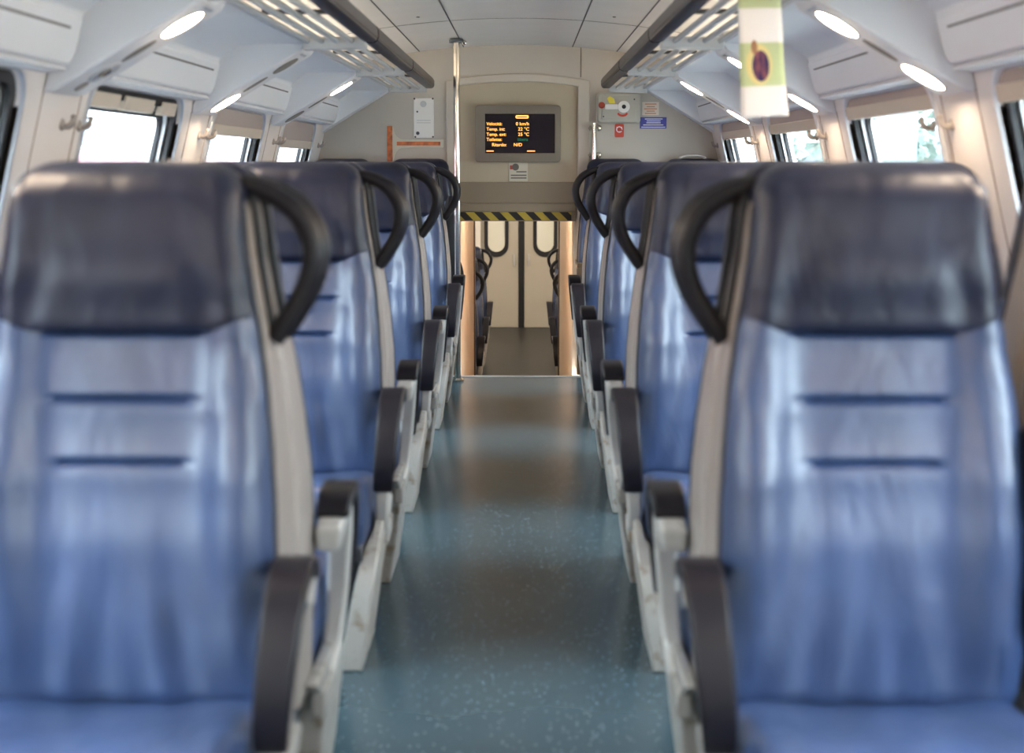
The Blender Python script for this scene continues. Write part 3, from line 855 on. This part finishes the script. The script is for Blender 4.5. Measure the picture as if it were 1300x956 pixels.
XA, XW = .59, 1.102
PL = [2.39 + PITCH * k for k in range(4)]
order = ['nearest', 'second', 'third', 'fourth']
for k, y in enumerate(PL):
    for s in (-1, 1):
        w = side_word[s]
        seat(s * XA, y, 0, s, False, True, '%s blue aisle seat facing the camera on the %s, with black hand loop' % (order[k], w), 'aisle seats facing the camera')
        seat(s * XW, y, 0, s, False, False, 'blue window seat facing the camera on the %s, beside the %s aisle seat' % (w, order[k]), 'window seats facing the camera')
        seat(s * XA, y, 0, s, True, True, '%s aisle seat turned away on the %s, showing its pale arm support' % (order[k], w), 'aisle seats facing the end wall')
        seat(s * XW, y, 0, s, True, False, '%s window seat turned away on the %s, hidden behind the seats facing us' % (order[k], w), 'window seats facing the end wall')
for s in (-1, 1):
    w = side_word[s]
    seat(s * .612, 9.06, 0, s, False, True, 'last aisle seat on the %s, dark topped, set against the end wall' % w, 'seats against the end wall', loop=False, arm=False, tall=1.016)
    seat(s * 1.10, 9.06, 0, s, False, False, 'last window seat on the %s against the end wall, only its top showing' % w, 'seats against the end wall', loop=False, arm=False, tall=1.016)

# ------------------------------------------------------------------ end wall
y = YE
bm = bmesh.new()
for (x0, x1, z0, z1) in ((-1.5, -.40, 0, 2.1), (.385, 1.5, 0, 2.1)): box(bm, x0, x1, y, y + .06, z0, z1)
box(bm, -.40, .385, y, y + .06, 1.80, 2.1)
struct(obj('wall_end', bm, M['endwall']))
struct(obj('wall_end_panel', B(-.40, .385, y + .012, y + .06, 1.17, 1.80), M['endpanel']))
# joints
bm = bmesh.new()
for x in (-.405, .395): box(bm, x - .002, x + .002, y - .0015, y + .004, 1.83, zc(x))
struct(obj('wall_end_joints', bm, M['seam']))
# door-head frame with a shallow arch
def arch(x, c, e, w): return c - (c - e) * (x / w) ** 2
n = 24
W1, W2 = .452, .384
outer = [(-W1, .0)] + [(-W1 + 2 * W1 * i / n, arch(-W1 + 2 * W1 * i / n, 1.852, 1.806, W1)) for i in range(n + 1)] + [(W1, .0)]
inner = [(-W2, .0)] + [(-W2 + 2 * W2 * i / n, arch(-W2 + 2 * W2 * i / n, 1.803, 1.775, W2)) for i in range(n + 1)] + [(W2, .0)]
inner = [(x - .006, z) for x, z in inner]
bm = bmesh.new(); ribbon(bm, outer, inner, 'y', y - .018, y + .03)
struct(obj('trim_2', bm, M['endframe'], bevel=.005))
# fill above the flat top edge of the inner panel
# lintel with ledge over the stair opening
bm = bmesh.new(); prism(bm, [(y - .010, 1.176), (y - .010, 1.045), (y - .022, 1.038), (y - .022, .992), (y - .014, .988), (y - .014, .928), (y + .25, .928), (y + .25, 1.176)], 'x', -.378, .366)
struct(obj('trim_3', bm, M['lintel'], bevel=.003))
hz = tag(obj('hazard_strip', B(-.368, .340, y - .017, y - .0145, .934, .986), M['hazard']), 'black and yellow diagonal striped warning strip along the lintel over the stairs', 'warning strip')

# information display
d = empty('information_display', (0, y - .03, 1.30), 'grey framed information screen with amber text above the stair opening', 'screen')
def dl(bm): bm.transform(Matrix.Translation((0, -(y - .03), -1.30))); return bm
bm = bmesh.new(); fr_o = rloop(-.268, .270, 1.300, 1.655, .022); fr_i = rloop(-.207, .233, 1.357, 1.602, .004)
V = [[bm.verts.new((a, yy, b)) for a, b in lp] for lp, yy in ((fr_o, y + .014), (fr_o, y - .045), (fr_i, y - .049), (fr_i, y - .03))]
nn = len(fr_o)
for a, b in zip(V, V[1:]):
    for q in range(nn): bm.faces.new((a[q], a[(q + 1) % nn], b[(q + 1) % nn], b[q]))
obj('display_case', dl(bm), M['screencase'], d, bevel=.004)
sc = obj('screen', dl(B(-.207, .233, y - .034, y - .02, 1.357, 1.602)), M['screen'], d)
def text(s, x, z, size, m, par, yy, align='LEFT', inv=None, sx=1.0, name='text_line'):
    cu = bpy.data.curves.new('t', 'FONT'); cu.body = s; cu.size = size; cu.align_x = align; cu.extrude = .0006
    cu.offset = size * .004
    o = bpy.data.objects.new('t', cu); COL.objects.link(o)
    me = bpy.data.meshes.new_from_object(o.evaluated_get(bpy.context.evaluated_depsgraph_get()))
    bpy.data.objects.remove(o); bpy.data.curves.remove(cu)
    me.transform(Matrix.Translation((x, yy, z)) @ Matrix.Rotation(PI / 2, 4, 'X') @ Matrix.Diagonal((sx, 1, 1, 1)))
    if inv: me.transform(inv)
    me.materials.clear(); me.materials.append(m)
    return link_mesh(name, me, par)
dinv = Matrix.Translation((0, -(y - .03), -1.30))
ys = y - .0352
def scx(p): return -.206 + (p - 172) / (1105 - 172) * .438     # from the close-up of the screen
def scz(p): return 1.601 - (p - 215) / (733 - 215) * .242
for s_, px, pz, mt in (('Velocità:', 190, 366, 'amber'), ('0 km/h', 583, 366, 'amber'), ('Temp. int:', 190, 436, 'amber'), ('22 °C', 612, 436, 'amber'), ('Temp. ext:', 190, 506, 'amber'), ('25 °C', 612, 506, 'amber'), ('Toilette:', 190, 574, 'amber'), ('libera', 606, 574, 'green'), ('Ritardo:', 262, 645, 'amber'), ('N/D', 553, 645, 'amber')):
    text(s_, scx(px), scz(pz), .0285, M[mt], sc, ys, inv=dinv, sx=1.0 if len(s_) > 6 else 1.05)
for px, pz, w in ((190, 715, .045), (735, 715, .05)):
    obj('status_line', dl(B(scx(px), scx(px) + w, ys - .0006, ys, scz(pz), scz(pz) + .006)), M['amber'], sc)
lp = rloop(scx(580), scx(755), scz(275), scz(232), .0085)
bm = bmesh.new(); prism(bm, lp, 'y', ys - .0006, ys)
obj('status_badge', dl(bm), M['amber'], sc)
obj('badge_bar', dl(B(scx(598), scx(735), ys - .0012, ys - .0004, scz(260), scz(246))), M['brick'], sc)

# notice below the display
s = empty('notice_plate', (.003, y + .008, 1.18), 'small cream notice plate with a round symbol right below the screen', 'notice')
def loc(bm, p): bm.transform(Matrix.Translation(tuple(-v for v in p))); return bm
p0 = (.003, y + .008, 1.18)
obj('plate', loc(B(-.057, .063, y + .008, y + .0125, 1.180, 1.298), p0), M['palecream'], s, bevel=.002)
obj('round_symbol', loc(LA([(.022, 0), (.022, .002), (0, .002)], Matrix.Translation((-.015, y + .008, 1.270)) @ Matrix.Rotation(PI / 2, 4, 'X'), 20), p0), M['inkgrey'], s)
obj('red_mark', loc(B(-.050, -.03, y + .0065, y + .008, 1.255, 1.280), p0), M['brick'], s)
for z, x0, x1 in ((1.236, -.01, .055), (1.214, -.045, .055), (1.197, -.045, .055)):
    obj('printed_line', loc(B(x0, x1, y + .0068, y + .008, z, z + .008), p0), M['inkgrey'], s)

# white plate on the left of the end wall
p0 = (-.594, y, 1.453)
s = empty('cover_plate', p0, 'white rectangular cover plate with a lock, screwed to the end wall on the left', 'cover plate')
obj('plate', loc(B(-.658, -.530, y - .008, y, 1.453, 1.701), p0), M['plate'], s, bevel=.003)
for x, z in ((-.652, 1.697), (-.536, 1.697), (-.648, 1.459), (-.536, 1.459)):
    obj('screw', loc(LA([(.006, 0), (.006, .003), (0, .004)], Matrix.Translation((x, y - .008, z)) @ Matrix.Rotation(PI / 2, 4, 'X'), 10), p0), M['frame'], s)
obj('lock', loc(LA([(.011, 0), (.011, .004), (.005, .006), (0, .004)], Matrix.Translation((-.632, y - .008, 1.482)) @ Matrix.Rotation(PI / 2, 4, 'X'), 16), p0), M['frame'], s)
obj('peephole', loc(LA([(.006, 0), (.006, .003), (0, .003)], Matrix.Translation((-.634, y - .008, 1.616)) @ Matrix.Rotation(PI / 2, 4, 'X'), 12), p0), M['frame'], s)
obj('emblem', loc(LA([(.02, 0), (.02, .001), (0, .001)], Matrix.Translation((-.596, y - .008, 1.664)) @ Matrix.Rotation(PI / 2, 4, 'X'), 20), p0), M['rack'], s)
for z in (1.545, 1.56): obj('printed_line', loc(B(-.638, -.55, y - .009, y - .0078, z, z + .004), p0), M['rack'], s)

# T-shaped plate lying on its side
p0 = (-.65, y, 1.416)
s = empty('t_shaped_plate', p0, 'cream T-shaped plate lying sideways with orange strips, on the left end wall', 'wall fitting')
pts = [(-.828, 1.300), (-.792, 1.300)] + [(-.784 + .06 * (1 - math.cos(a)), 1.320 + .068 * math.sin(a)) for a in [PI / 2 * i / 6 for i in range(7)]] + [(-.66, 1.391), (-.470, 1.391), (-.470, 1.443), (-.66, 1.443)] + [(-.784 + .06 * (1 - math.cos(a)), 1.512 - .068 * math.sin(a)) for a in [PI / 2 * (6 - i) / 6 for i in range(7)]] + [(-.792, 1.528), (-.828, 1.528)]
obj('plate', loc(PR(pts, 'y', y - .012, y + .001), p0), M['palecream'], s, bevel=.002)
obj('upright_strip', loc(B(-.826, -.792, y - .016, y - .0115, 1.304, 1.526), p0), M['orangewood'], s)
obj('cross_strip', loc(B(-.765, -.490, y - .016, y - .0115, 1.405, 1.429), p0), M['orangewood'], s)

# steel pole at the head of the stairs
p0 = (-.355, 8.42, 0)
s = empty('handrail_pole', p0, 'upright steel grab pole at the left side of the stair opening, floor to ceiling', 'grab pole')
obj('pole', loc(T([(-.355, 8.42, .0), (-.355, 8.42, 1.0), (-.355, 8.42, zc(.355) - .01)], .019, 20), p0), M['chrome'], s)
obj('ceiling_flange', loc(LA([(.042, zc(.355) - .028), (.042, zc(.355) - .012), (.036, zc(.355) - .004)], Matrix.Translation((-.355, 8.42, 0)), 20), p0), M['gantry'], s)
obj('knob', loc(LA([(0, -.016), (.012, -.01), (.016, 0), (.012, .01), (0, .016)], Matrix.Translation((-.310, 8.42, zc(.33) - .028)), 14), p0), M['chrome'], s)
obj('floor_flange', loc(LA([(.036, .004), (.036, .010), (.024, .02)], Matrix.Translation((-.355, 8.42, 0)), 20), p0), M['chrome'], s)

# short chrome grab handle right of the opening
p0 = (.478, y, 1.32)
s = empty('wall_grab_handle', p0, 'short chrome vertical grab handle on the end wall, right of the door frame', 'grab handle')
obj('grip', loc(T([(.478, y - .06, 1.315), (.478, y - .06, 1.545)], .0155, 16), p0), M['chrome'], s)
for z in (1.345, 1.512):
    for dx in (-.032, .032):
        obj('mount', loc(T([(.478, y - .06, z), (.478 + dx * .6, y - .04, z), (.478 + dx, y - .001, z)], .009, 12), p0), M['chrome'], s)
        obj('mount_cap', loc(LA([(.021, 0), (.021, .006), (.014, .014), (0, .017)], Matrix.Translation((.478 + dx, y, z)) @ Matrix.Rotation(PI / 2, 4, 'X'), 18), p0), M['chrome'], s)

# emergency brake box
p0 = (.63, y, 1.541)
s = empty('emergency_box', p0, 'grey emergency box with white dial, red knob and yellow tag on the end wall', 'emergency box')
lp = rloop(.495, .768, 1.541, 1.733, .022)
bm = bmesh.new()
V = [[bm.verts.new((a, yy, b)) for a, b in l2] for l2, yy in ((lp, y), (lp, y - .05), (rloop(.505, .758, 1.551, 1.723, .02), y - .062))]
for a, b in zip(V, V[1:]):
    for q in range(len(lp)): bm.faces.new((a[q], a[(q + 1) % len(lp)], b[(q + 1) % len(lp)], b[q]))
bm.faces.new(V[-1])
cs = obj('case', loc(bm, p0), M['boxgrey'], s)
obj('front_plate', loc(B(.524, .738, y - .066, y - .060, 1.568, 1.708), p0), M['boxgrey'], s, bevel=.002)
RX = Matrix.Rotation(PI / 2, 4, 'X')
o = obj('dial', loc(LA([(.037, 0), (.037, .012), (.03, .016), (0, .016)], Matrix.Translation((.662, y - .066, 1.644)) @ RX, 28), p0), M['plate'], s)
obj('dial_hub', loc(LA([(.013, 0), (.013, .006), (.006, .009), (0, .007)], Matrix.Translation((.662, y - .082, 1.644)) @ RX, 18), p0), M['black'], o)
obj('lever', loc(B(.545, .628, y - .078, y - .066, 1.628, 1.660), p0), M['plate'], s, bevel=.004)
obj('red_knob', loc(LA([(.020, 0), (.020, .012), (.014, .018), (0, .019)], Matrix.Translation((.524, y - .066, 1.654)) @ RX, 20), p0), M['brick'], s)
obj('yellow_tag', loc(PR([(.572, 1.662), (.556, 1.696), (.575, 1.710), (.602, 1.692), (.608, 1.664)], 'y', y - .072, y - .066), p0), M['yellow'], s, bevel=.001)
bm = bmesh.new()
oa = [(.655 + .036 * math.cos(math.radians(200 + 14 * i)), 1.612 + .030 * math.sin(math.radians(200 + 14 * i))) for i in range(11)]
ia = [(.655 + .026 * math.cos(math.radians(200 + 14 * i)), 1.616 + .020 * math.sin(math.radians(200 + 14 * i))) for i in range(11)]
ribbon(bm, oa, ia, 'y', y - .069, y - .066); obj('red_arc', loc(bm, p0), M['red'], s)
for x, z in ((.536, 1.584), (.728, 1.690)):
    obj('screw', loc(LA([(.005, 0), (.005, .003), (0, .003)], Matrix.Translation((x, y - .066, z)) @ RX, 10), p0), M['frame'], s)

# stickers
p0 = (.639, y, 1.458)
s = empty('red_sticker', p0, 'red rounded sticker with white round symbol below the emergency box', 'sticker')
bm = bmesh.new(); prism(bm, rloop(.611, .669, 1.456, 1.540, .009), 'y', y - .002, y + .001); obj('sticker', loc(bm, p0), M['red'], s)
bm = bmesh.new()
oa = [(.640 + .020 * math.cos(2 * PI * i / 20), 1.505 + .020 * math.sin(2 * PI * i / 20)) for i in range(21)]
ia = [(.640 + .014 * math.cos(2 * PI * i / 20), 1.505 + .014 * math.sin(2 * PI * i / 20)) for i in range(21)]
ribbon(bm, oa[:-2], ia[:-2], 'y', y - .0035, y - .0018)
box(bm, .622, .630, y - .0035, y - .0018, 1.515, 1.522); box(bm, .650, .658, y - .0035, y - .0018, 1.515, 1.522); box(bm, .634, .646, y - .0035, y - .0018, 1.488, 1.494)
obj('symbol', loc(bm, p0), M['white'], s)
p0 = (.834, y, 1.595)
s = empty('paper_notice', p0, 'small pale paper notice with orange print above the blue notice', 'notice')
obj('sheet', loc(B(.783, .888, y - .002, y, 1.594, 1.676), p0), M['paper'], s)
for z, x0, x1 in ((1.660, .80, .872), (1.644, .81, .862), (1.630, .795, .875), (1.616, .81, .862), (1.602, .80, .87)):
    obj('printed_line', loc(B(x0, x1, y - .003, y - .0018, z, z + .007), p0), M['ink'], s)
p0 = (.852, y, 1.512)
s = empty('blue_notice', p0, 'blue rectangular notice with white lines of print on the right end wall', 'notice')
obj('sheet', loc(B(.769, .937, y - .002, y, 1.511, 1.582), p0), M['blue'], s)
for z, x0, x1 in ((1.568, .80, .912), (1.556, .812, .90), (1.544, .81, .90), (1.531, .79, .917), (1.517, .778, .93)):
    obj('printed_line', loc(B(x0, x1, y - .003, y - .0018, z, z + .005), p0), M['white'], s)

# low wooden partitions beside the stairs
for s in (-1, 1):
    x0 = -.392 if s < 0 else .372; x1 = x0 + .02
    t = struct(obj('wall_stair_partition_' + side_word[s], B(x0, x1, 8.70, YE, 0, .66), M['wood']))
    obj('cap_rail', B(x0 - .006, x1 + .006, 8.69, YE - .002, .66, .685), M['browntrim'], t, bevel=.003)
    obj('edge_post', B(x0 - .006, x1 + .006, 8.675, 8.70, 0, .66), M['browntrim'], t, bevel=.003)

# black backpack on the last left seat, its strap hanging to the aisle
p0 = (-.445, 8.535, .518)
s = empty('black_bag', p0, 'black bag standing on the last left aisle seat by the stairs', 'bag')
bm = bmesh.new(); R = []
for z, hw_, hd, xo in ((.518, .07, .03, -.46), (.53, .10, .045, -.455), (.58, .112, .05, -.445), (.68, .105, .05, -.44), (.78, .085, .048, -.44), (.88, .06, .04, -.43), (.98, .038, .03, -.415), (1.07, .022, .02, -.405), (1.10, .010, .01, -.40)):
    R.append([bm.verts.new((xo + hw_ * math.cos(2 * PI * i / 16), 8.535 + hd * math.sin(2 * PI * i / 16), z)) for i in range(16)])
for a, b in zip(R, R[1:]):
    for i in range(16): bm.faces.new((a[i], a[(i + 1) % 16], b[(i + 1) % 16], b[i]))
bm.faces.new(R[0][::-1]); bm.faces.new(R[-1])
obj('bag_body', loc(bm, p0), M['bag'], s)
obj('strap', loc(T(smooth_path([(-.36, 8.49, .74), (-.335, 8.485, .68), (-.325, 8.485, .60), (-.345, 8.49, .55)], 5), .007, 8), p0), M['bag'], s)

# pale cloth over the far right window seat
bm = bmesh.new(); R = []
for i in range(9):
    a = PI * i / 8
    R.append([bm.verts.new((1.088 + (.078 + .006 * math.sin(j_ * 2.1)) * math.cos(a) , 8.90 + .012 * j_, 1.325 + (.026 - .0015 * abs(j_ - 5)) * math.sin(a) + .002 * math.sin(j_))) for j_ in range(11)])
for a, b in zip(R, R[1:]):
    for j_ in range(10): bm.faces.new((a[j_], a[j_ + 1], b[j_ + 1], b[j_]))
c = obj('cloth', bm, M['cloth']); sm = c.modifiers.new('thick', 'SOLIDIFY'); sm.thickness = .004
tag(c, 'small white cloth lying on top of the far right window headrest by the end wall', 'cloth')

# hanging paper poster looped over the right luggage rack
bm = bmesh.new(); uvl = bm.loops.layers.uv.new('UVMap')
NV, NUU = 40, 8
zt, zb, yp = 1.768, 1.416, 3.745
G = []
for i in range(NV + 1):
    v = i / NV; z = zb + (zt - zb) * v
    sway = .020 * (1 - v) ** 2.2; flare = 1 + .12 * (1 - v) ** 3
    row = []
    for j_ in range(NUU + 1):
        u = j_ / NUU
        row.append(bm.verts.new((.643 + sway + (u - .5) * .110 * flare, yp - .030 * math.sin(v * 3.14) - .010 * (1 - (2 * u - 1) ** 2) - .02 * (1 - v) ** 2, z + .006 * (u - .5) * (1 - v))))
    G.append(row)
for i in range(NV):
    for j_ in range(NUU):
        f = bm.faces.new((G[i][j_], G[i][j_ + 1], G[i + 1][j_ + 1], G[i + 1][j_]))
        for l, (a, b) in zip(f.loops, ((j_, i), (j_ + 1, i), (j_ + 1, i + 1), (j_, i + 1))): l[uvl].uv = (a / NUU, b / NV)
po = obj('hanging_poster', bm, M['poster']); sm = po.modifiers.new('thick', 'SOLIDIFY'); sm.thickness = .0008
tag(po, 'long green and white paper poster with an oval picture hanging from the right luggage rack', 'poster')

# ------------------------------------------------------------------ stairwell and lower saloon beyond
LZ = -.95
bm = bmesh.new(); box(bm, -.44, -.372, YE + .06, 11.7, LZ, 1.9); struct(obj('wall_stair_left', bm, M['wood']))
bm = bmesh.new(); box(bm, .352, .42, YE + .06, 12.6, LZ, 1.9); struct(obj('wall_stair_right', bm, M['wood']))
struct(obj('trim_4', B(-.376, -.362, 11.6, 11.72, LZ, 1.25), M['browntrim']))
struct(obj('trim_5', B(.342, .356, 12.5, 12.62, LZ, 1.25), M['browntrim']))
bm = bmesh.new()
for k in range(5): box(bm, -.372, .352, 8.64 + .27 * k, 8.92 + .27 * k, LZ, -.19 * (k + 1))
struct(obj('floor_stairs', bm, M['lowfloor']))
struct(obj('floor_lower', B(-1.5, 1.5, 9.9, 20.3, LZ - .06, LZ), M['lowfloor']))
struct(obj('ceiling_lower', B(-1.5, 1.5, YE + .25, 20.3, 1.55, 1.6), M['lowwall']))
struct(obj('wall_lower_left', B(-1.5, -1.44, 11.7, 20.3, LZ, 1.55), M['lowwall']))
struct(obj('wall_lower_right', B(1.44, 1.5, 12.6, 20.3, LZ, 1.55), M['lowwall']))
struct(obj('wall_lower_left_return', B(-1.5, -.44, 11.64, 11.7, LZ, 1.55), M['lowwall']))
struct(obj('wall_lower_right_return', B(.42, 1.5, 12.54, 12.6, LZ, 1.55), M['lowwall']))
YD = 19.4
bm = bmesh.new(); box(bm, -1.5, -.61, YD, YD + .08, LZ, 1.55); box(bm, .58, 1.5, YD, YD + .08, LZ, 1.55); box(bm, -.61, .58, YD, YD + .08, 1.15, 1.55); box(bm, -1.5, 1.5, YD + .3, YD + .36, LZ, 1.55)
struct(obj('wall_lower_end', bm, M['lowwall']))
for k, (x0, x1, hx) in enumerate(((-.60, -.040, -.10), (.040, .57, .10))):
    bm = bmesh.new(); box(bm, x0, x1, YD - .02, YD + .02, LZ + .004, 1.14)
    dd = struct(obj('door_%d' % (k + 1), bm, M['doorbeige'], bevel=.004))
    xc = (x0 + x1) / 2 + (-.02 if k == 0 else .02)
    lo, li = rloop(xc - .165, xc + .165, .02, .98, .16, 8), rloop(xc - .115, xc + .115, .09, .93, .114, 8)
    bm = bmesh.new(); V = [[bm.verts.new((a, yy, b)) for a, b in lp] for lp, yy in ((lo, YD - .02), (lo, YD - .034), (li, YD - .034), (li, YD - .024))]
    for a, b in zip(V, V[1:]):
        for q in range(len(lo)): bm.faces.new((a[q], a[(q + 1) % len(lo)], b[(q + 1) % len(lo)], b[q]))
    obj('window_seal', bm, M['black'], dd)
    bm = bmesh.new(); prism(bm, li, 'y', YD - .0265, YD - .0205)
    obj('door_pane', bm, mat('door_pane_%d' % k, (226, 226, 214), .12), dd)
    obj('door_handle', B(hx - .012, hx + .012, YD - .05, YD - .02, -.10, .06), M['alu'], dd, bevel=.004)
struct(obj('trim_6', B(-.038, .038, YD - .03, YD + .01, LZ, 1.14), M['black']))
bm = bmesh.new(); prism(bm, rloop(-.80, -.555, .10, 1.0, .03), 'y', YD - .09, YD); bx = struct(obj('trim_7', bm, M['plate']))
bm = bmesh.new(); prism(bm, rloop(.545, .80, .10, 1.0, .03), 'y', YD - .09, YD); bx = struct(obj('trim_8', bm, M['plate']))
low_order = ['nearest', 'middle', 'furthest']
for k, yy in enumerate((13.0, 14.6, 16.2)):
    for s in (-1, 1):
        xo = -.62 if s < 0 else .60
        seat(xo, yy, LZ, s, False, True, '%s seat on the %s of the lower saloon beyond the stair opening' % (low_order[k], side_word[s]), 'lower saloon seats')
def lowlamp(name, x, y, z):
    struct(obj(name, B(x - .08, x + .08, y - .7, y + .7, z - .02, z), M['lowlamp']))
for i, yy in enumerate((13.6, 15.8, 18.0)):
    for j_, x in enumerate((-1.28, 1.28)): lowlamp('ceiling_lower_light_%d' % (2 * i + j_ + 1), x, yy, 1.548)
struct(obj('ceiling_stair_light', B(-.3, .3, 9.40, 9.60, 1.53, 1.55), M['lowlamp']))

# ------------------------------------------------------------------ outside
struct(obj('ground', B(-60, 60, -30, 60, -2.6, -2.4), M['ground']))
p0 = (-5.2, 8, -2.4)
s = empty('parked_train', p0, 'pale train with a pink lower stripe standing outside the left windows', 'train')
sect = [(-6.6, -1.6), (-3.8, -1.6), (-3.72, -1.2), (-3.70, .9), (-3.72, 1.6), (-3.95, 2.1), (-4.6, 2.35), (-5.8, 2.35), (-6.45, 2.1), (-6.68, 1.6), (-6.7, -1.2)]
obj('car_body', loc(PR(sect, 'y', -12, 40), p0), M['trainwhite'], s)
obj('lower_stripe', loc(B(-3.715, -3.685, -12, 40, .95, 1.36), p0), M['trainred'], s)
obj('window_band', loc(B(-3.72, -3.69, -12, 40, 1.46, 1.62), p0), M['trainglass'], s)
for k in range(5): obj('bogie', loc(B(-6.3, -4.1, -8 + 10 * k, -5.5 + 10 * k, -2.4, -1.6), p0), M['frame'], s, bevel=.1)
p0 = (13, 24, -2.4)
s = empty('station_building', p0, 'pale concrete platform building far outside the right windows', 'building')
obj('wall_block', loc(B(13, 19, 12, 60, -2.4, 1.9), p0), M['concrete'], s)
for k in range(12): obj('window', loc(B(12.96, 13.02, 13 + 3.8 * k, 14.6 + 3.8 * k, .6, 1.7), p0), M['gantry'], s)
obj('roof', loc(B(11.2, 19.2, 11.8, 60.2, 1.9, 2.2), p0), M['concrete'], s)
for k in range(6):
    yy = 9 + 5.5 * k
    t = obj('platform_pillar', LA([(.5, 0), (.5, .1), (.30, .2), (.28, 5.4), (.5, 5.8), (.5, 5.9)], Matrix.Translation((5.2, yy, -2.4)), 20), M['concrete'])
    tag(t, 'round pale concrete pillar outside the right windows', 'pillar', 'platform pillars')
def tree(x, y, h, label):
    s = empty('tree', (x, y, -2.4), label, 'tree', 'trees outside the right windows')
    obj('trunk', T([(0, 0, 0), (.05, 0, h * .3), (0, .05, h * .6)], [.16, .12, .06], 10), M['browntrim'], s)
    bm = bmesh.new()
    for i in range(900):
        a, b = random.uniform(0, 2 * PI), math.acos(random.uniform(-1, 1)); r = random.uniform(.55, 1) ** .5
        p = Vector((r * h * .33 * math.sin(b) * math.cos(a), r * h * .33 * math.sin(b) * math.sin(a), h * .68 + r * h * .34 * math.cos(b)))
        q = Matrix.Rotation(random.uniform(0, PI), 4, Vector((random.random() - .5, random.random() - .5, random.random() - .5)).normalized())
        w = random.uniform(.10, .22)
        vs = [bm.verts.new(p + (q @ Vector(c))) for c in ((-w, 0, 0), (0, -w * .5, 0), (w, 0, w * .2), (0, w * .5, 0))]
        bm.faces.new(vs)
    obj('foliage', bm, M['leaf'], s)
for k, (x, yy, h) in enumerate(((7.2, 17, 5.6), (6.6, 24, 6.0), (7.4, 33, 6.4), (7.0, 12, 5.4))):
    tree(x, yy, h, 'grey green leafy tree outside the right windows')

# ------------------------------------------------------------------ light
w = bpy.data.worlds.new('world'); scn.world = w; w.use_nodes = True
bg = w.node_tree.nodes['Background']; bg.inputs['Color'].default_value = (.90, .95, 1.0, 1)
wn_ = w.node_tree; wtc = wn_.nodes.new('ShaderNodeTexCoord'); wsp = wn_.nodes.new('ShaderNodeSeparateXYZ')
wmr = wn_.nodes.new('ShaderNodeMapRange')                    # overcast sky: brighter towards the zenith
wmr.inputs['From Min'].default_value = .05; wmr.inputs['From Max'].default_value = .75; wmr.inputs['To Min'].default_value = 6.0; wmr.inputs['To Max'].default_value = 20.0
wn_.links.new(wtc.outputs['Generated'], wsp.inputs['Vector']); wn_.links.new(wsp.outputs['Z'], wmr.inputs['Value']); wn_.links.new(wmr.outputs['Result'], bg.inputs['Strength'])

scn.view_settings.view_transform = 'Standard'; scn.view_settings.look = 'None'
scn.view_settings.gamma = 1; scn.view_settings.exposure = 1.35; scn.view_settings.use_curve_mapping = False
scn.cycles.max_bounces = 10; scn.cycles.diffuse_bounces = 6; scn.cycles.glossy_bounces = 4; scn.cycles.transparent_max_bounces = 12
scn.cycles.sample_clamp_indirect = 8
